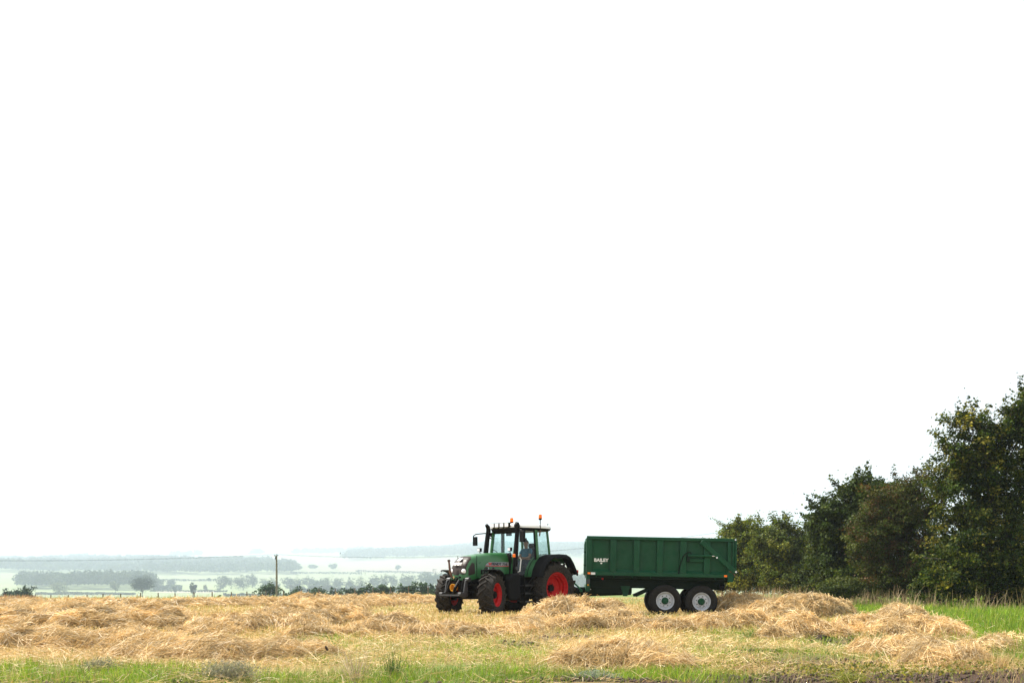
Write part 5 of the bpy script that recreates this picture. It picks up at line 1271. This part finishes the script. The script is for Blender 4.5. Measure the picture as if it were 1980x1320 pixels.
grass('dry_grass', 'tall dry brown grass standing along the hedge bottom', 42000, 36, 90, lambda x, y: hedge_line(x, y) * np.clip(fbm(x, y, .4, 71) * 3.2 - .75, .06, 1) * (1 - .8 * S(1790, 1840, 990 + x / y * FPX)), .3, .95, 403, DRY, .5, 1.0, 1350, 2100, .16, 'straw')
grass('verge_grass', 'dry stalky grass and weeds along the foreground road edge', 15000, 9.2, 15, lambda x, y: (.08 + .75 * np.clip(fbm(x, y, 1.0, 81) * 2 - .8, 0, 1)) * (1 - .35 * front(y)), .10, .30, 404, DRY * np.array([1, 1.02, .9]), 1, .9, lean=.35, mat='straw')
grass('edge_grass', 'rough dry and green grass along the fence at the far field edge', 26000, 90, 165, lambda x, y: S(100, 122, y) * (.35 + .9 * fbm(x, y, .12, 91)), .25, .6, 405, np.concatenate([DRY, GRASSC]), .3, 1.0, -100, 950, .15)
grass('crest_grass', 'tall dry reddish grass at the far left end of the field crest', 3800, 60, 84, lambda x, y: np.exp(-((990 + x / y * FPX - 25) / 42) ** 2), .22, .42, 406, DRY * np.array([1.1, .95, .9]), .3, 1.0, -100, 140, .12, 'straw')
YG = np.array([(.20, .22, .035), (.28, .25, .05), (.14, .16, .035), (.32, .24, .09), (.10, .12, .03)])
# leafy weeds over the turned earth at the lower right
rg = np.random.default_rng(88)
n = 26000; x, y = spread(n, 9.3, 12.5, rg, 1, 1180, 2080)
k = rg.random(n) < np.clip(blobs(x, y, YWEED) * np.clip(fbm(x, y, 2.2, 95) * 2.6 - .75, 0, 1), 0, 1); x, y = x[k], y[k]; n = len(x)
hz_ = rg.random(n) * .10 * (.3 + fbm(x, y, 3, 97)); tint = YG[rg.integers(0, len(YG), n)] * rg.uniform(.6, 1.2, (n, 1))
v, f, c = leaf_cloud(np.stack([x, y, zg(x, y) + hz_ + .01], 1), rg.uniform(.018, .05, n), tint, np.array([[0, 0, .8]]), .55, rg)
tag(link('leafy_weeds', np_mesh('leafy_weeds', v, f, c), M['blade']), 'yellow-green leafy weeds over the turned earth at lower right', 'weeds', kind='stuff')

# crumbs of turned earth
def lumps(n, pos, rad, seed):
    rg = np.random.default_rng(seed); bm = bmesh.new(); bmesh.ops.create_icosphere(bm, subdivisions=1, radius=1)
    bv = np.array([v.co[:] for v in bm.verts]); bf = np.array([[v.index for v in fc.verts] for fc in bm.faces]); bm.free()
    sc = rad[:, None, None] * rg.uniform(.6, 1.3, (n, 1, 3)) * rg.uniform(.7, 1.3, (n, len(bv), 1))
    v = pos[:, None, :] + bv[None] * sc
    f = (np.arange(n)[:, None, None] * len(bv) + bf[None]).reshape(-1, 3)
    return v.reshape(-1, 3), f
rg = np.random.default_rng(99)
n = 30000; x, y = spread(n, 9.2, 24, rg, 1)
k = rg.random(n) < np.clip(blobs(x, y, EARTH) * np.clip(fbm(x, y, 1.8, 99) * 2.2 - .6, 0, 1) * .8, 0, 1) * S(9.2, 9.4, y); x, y = x[k], y[k]; n = len(x)
rad = rg.uniform(.005, .026, n) * (.6 + y / 25)
v, f = lumps(n, np.stack([x, y, zg(x, y) + rad * .3], 1), rad, 5)
tag(link('earth_crumbs', np_mesh('earth_crumbs', v, f), M['soil']), 'dark crumbs of turned earth among the straw', 'soil', kind='stuff')

def clod(px, py, w, h, label, seed):
    x, y = gp(px, py); rg = np.random.default_rng(seed); k = y / FPX
    bm = bmesh.new(); bmesh.ops.create_icosphere(bm, subdivisions=3, radius=1)
    for v in bm.verts:
        q = 1 + .30 * math.sin(4 * v.co.x + seed) * math.cos(5 * v.co.y + seed * 2) + .22 * math.sin(9 * v.co.z + 7 * v.co.x + seed) + rg.normal() * .05
        v.co = Vector((v.co.x * w * k / 2 * q, v.co.y * w * k / 2 * .7 * q, max(v.co.z, -.4) * h * k * .7 * q))
    me = bpy.data.meshes.new('soil_clod'); bm.to_mesh(me); bm.free()
    o = link('soil_clod', me, M['soil']); o.location = (x, y, float(zg(x, y)) + .2 * h * k)
    tag(o, label, 'clod', 'dark clods of earth on the field')
for i, a in enumerate([(1592, 1232, 28, 9, 'dark earth clod lying below the small pointed straw heap'), (1578, 1231, 10, 8, 'small upright earth clod touching the larger dark clod'), (615, 1234, 26, 12, 'dark earth clod beside the rounded straw heaps on the left'),
        (833, 1214, 16, 9, 'dark earth clod beside the green tuft near the tractor front wheel'), (987, 1212, 13, 8, 'small dark clod under the tractor, before the front wheel'), (963, 1213, 7, 5, 'tiny dark clod near the tractor front wheel'), (700, 1209, 20, 6, 'flat dark clod in the stubble left of the small heap'),
        (1160, 1236, 20, 7, 'dark clod at the foot of the big straw heap'), (1025, 1244, 18, 8, 'dark clod in the trodden stubble below the pale strip'), (695, 1228, 16, 6, 'dark clod in front of the small rounded heap'), (1955, 1312, 16, 7, 'dark clod at the lower right corner'), (1700, 1283, 36, 7, 'long low earth clod above the leafy weeds')]):
    clod(*a, seed=i + 1)

# single plants that stand out
def tuft(name, label, cat, px, py, n, hpx, rpx, pal, seed, lean=.25, wmul=1.0, mat='blade', leaf=None):
    x, y = gp(px, py); rg = np.random.default_rng(seed); k = y / FPX; z = float(zg(x, y))
    root = empty(name, (x, y, z)); tag(root, label, cat, 'single plants in the foreground')
    pal = np.array(pal); o_ = rg.normal(size=(n, 2)) * rpx * k * .4
    d = unit(np.stack([o_[:, 0] / (rpx * k) * lean * 3 + rg.normal(0, lean * .4, n), o_[:, 1] / (rpx * k) * lean * 2 + rg.normal(0, lean * .4, n), np.ones(n)], 1))
    ln = rg.uniform(.5, 1, n) * hpx * k
    tint = pal[rg.integers(0, len(pal), n)] * rg.uniform(.7, 1.25, (n, 1))
    v, f, c = stalks(np.stack([o_[:, 0], o_[:, 1], np.full(n, -.01)], 1), d, ln, .0055 * wmul, tint, .12, .3, rg)
    o = link('blades', np_mesh('blades', v, f, c), M[mat], root); tag(o, kind='stuff')
    if leaf:
        i = rg.integers(0, n, n * leaf); t = rg.uniform(.25, 1.02, n * leaf)
        P = np.stack([o_[:, 0], o_[:, 1], np.zeros(n)], 1)[i] + d[i] * (ln[i] * t)[:, None] + rg.normal(size=(n * leaf, 3)) * .012
        v, f, c = leaf_cloud(P, rg.uniform(.012, .03, n * leaf), pal[rg.integers(0, len(pal), n * leaf)] * rg.uniform(.75, 1.3, (n * leaf, 1)), None, .4, rg)
        o = link('leaflets', np_mesh('leaflets', v, f, c), M[mat], root); tag(o, kind='stuff')
GREY = [(.22, .22, .18), (.28, .27, .23), (.16, .17, .13), (.20, .18, .15)]
tuft('grey_weed', 'large bushy grey-green weed at the left foreground verge', 'weed', 445, 1308, 260, 44, 44, GREY, 1, .5, .8, leaf=14)
tuft('grey_weed', 'small faded grey weed in the green verge further left', 'weed', 195, 1298, 120, 26, 26, GREY, 2, .5, .8, leaf=10)
tuft('grey_weed', 'low blue-grey weed at the bottom edge under the loose straw heap', 'weed', 1150, 1316, 130, 18, 40, [(.24, .28, .26), (.30, .33, .31), (.18, .22, .18)], 3, .8, .8, leaf=10)
tuft('rush_tuft', 'upright dark green rush tuft in the middle foreground', 'rushes', 762, 1300, 60, 52, 16, [(.045, .10, .03), (.06, .12, .035), (.08, .13, .04)], 4, .16, 1.5)
tuft('grass_tuft', 'dark green grass tuft between trailer and small pointed heap', 'grass tuft', 1456, 1230, 170, 20, 22, [(.06, .13, .03), (.09, .18, .04)], 5, .5)
tuft('grass_tuft', 'dark green grass tuft left of the large right-hand straw heap', 'grass tuft', 1692, 1240, 150, 26, 22, [(.07, .12, .03), (.11, .16, .05)], 6, .4)
tuft('grass_tuft', 'bright green grass tuft under the scattered right-hand heap', 'grass tuft', 1700, 1276, 150, 24, 24, [(.10, .20, .03), (.14, .24, .05)], 7, .45)
tuft('grass_tuft', 'small dark green tuft with clods beside the tractor front wheel', 'grass tuft', 838, 1213, 110, 14, 16, [(.09, .16, .03), (.12, .2, .04)], 8, .5)
tuft('grass_tuft', 'low dark green tuft in the middle stubble', 'grass tuft', 852, 1244, 130, 14, 22, [(.06, .12, .03), (.09, .15, .04)], 9, .6)
tuft('dry_stem_clump', 'clump of long bleached stems leaning right in the foreground', 'dry stems', 690, 1308, 60, 80, 26, [(.42, .33, .22), (.36, .27, .17), (.5, .4, .27)], 10, .35, 1.1, 'straw')
tuft('dry_grass_clump', 'orange-brown dry grass clump at the lower right edge', 'dry grass', 1925, 1298, 320, 38, 40, [(.52, .36, .15), (.58, .42, .2)], 11, .4, 1.0, 'straw')
tuft('dry_grass_clump', 'arched orange-brown dry grass clump next to the edge clump', 'dry grass', 1868, 1300, 260, 28, 36, [(.46, .30, .13), (.5, .35, .17)], 12, .6, 1.0, 'straw')
tuft('dry_grass_clump', 'tan dry grass mop on the scattered right-hand heap', 'dry grass', 1815, 1288, 300, 32, 36, [(.42, .31, .18), (.5, .38, .24)], 13, .6, 1.0, 'straw')
tuft('leafy_clump', 'yellow-green leafy clump on the turned earth', 'weed', 1640, 1314, 130, 24, 40, [(.22, .24, .04), (.28, .26, .06), (.14, .17, .04)], 14, .6, 1.0, leaf=9)
tuft('leafy_clump', 'small yellow-green leafy clump at the corner of the turned earth', 'weed', 1400, 1298, 90, 18, 36, [(.22, .22, .04), (.28, .24, .06)], 15, .6, 1.0, leaf=8)
# dead seed stalk
x, y = gp(600, 1275); k = y / FPX * .55
b = MB(); b.tube([(0, 0, 0), (25 * k, .02, 18 * k), (58 * k, .05, 44 * k)], [.006, .005, .004], 5)
o = b.build('stem', M['bark']); head = MB()
head.loft([[Vector((58 * k, .05, 40 * k)) + Vector((-q * .02, 0, q * .05)) + Vector((r * math.cos(a), r * math.sin(a), 0)) for a in np.linspace(0, 6.28, 8)[:-1]] for q, r in ((0, .006), (.3, .016), (.7, .018), (1.0, .012), (1.25, .004))])
root = empty('dead_seedhead', (x, y, float(zg(x, y)))); o.parent = root; head.build('seedhead', M['soil'], root)
tag(root, 'dead brown seedhead on a thin leaning stalk in the left foreground', 'weed')
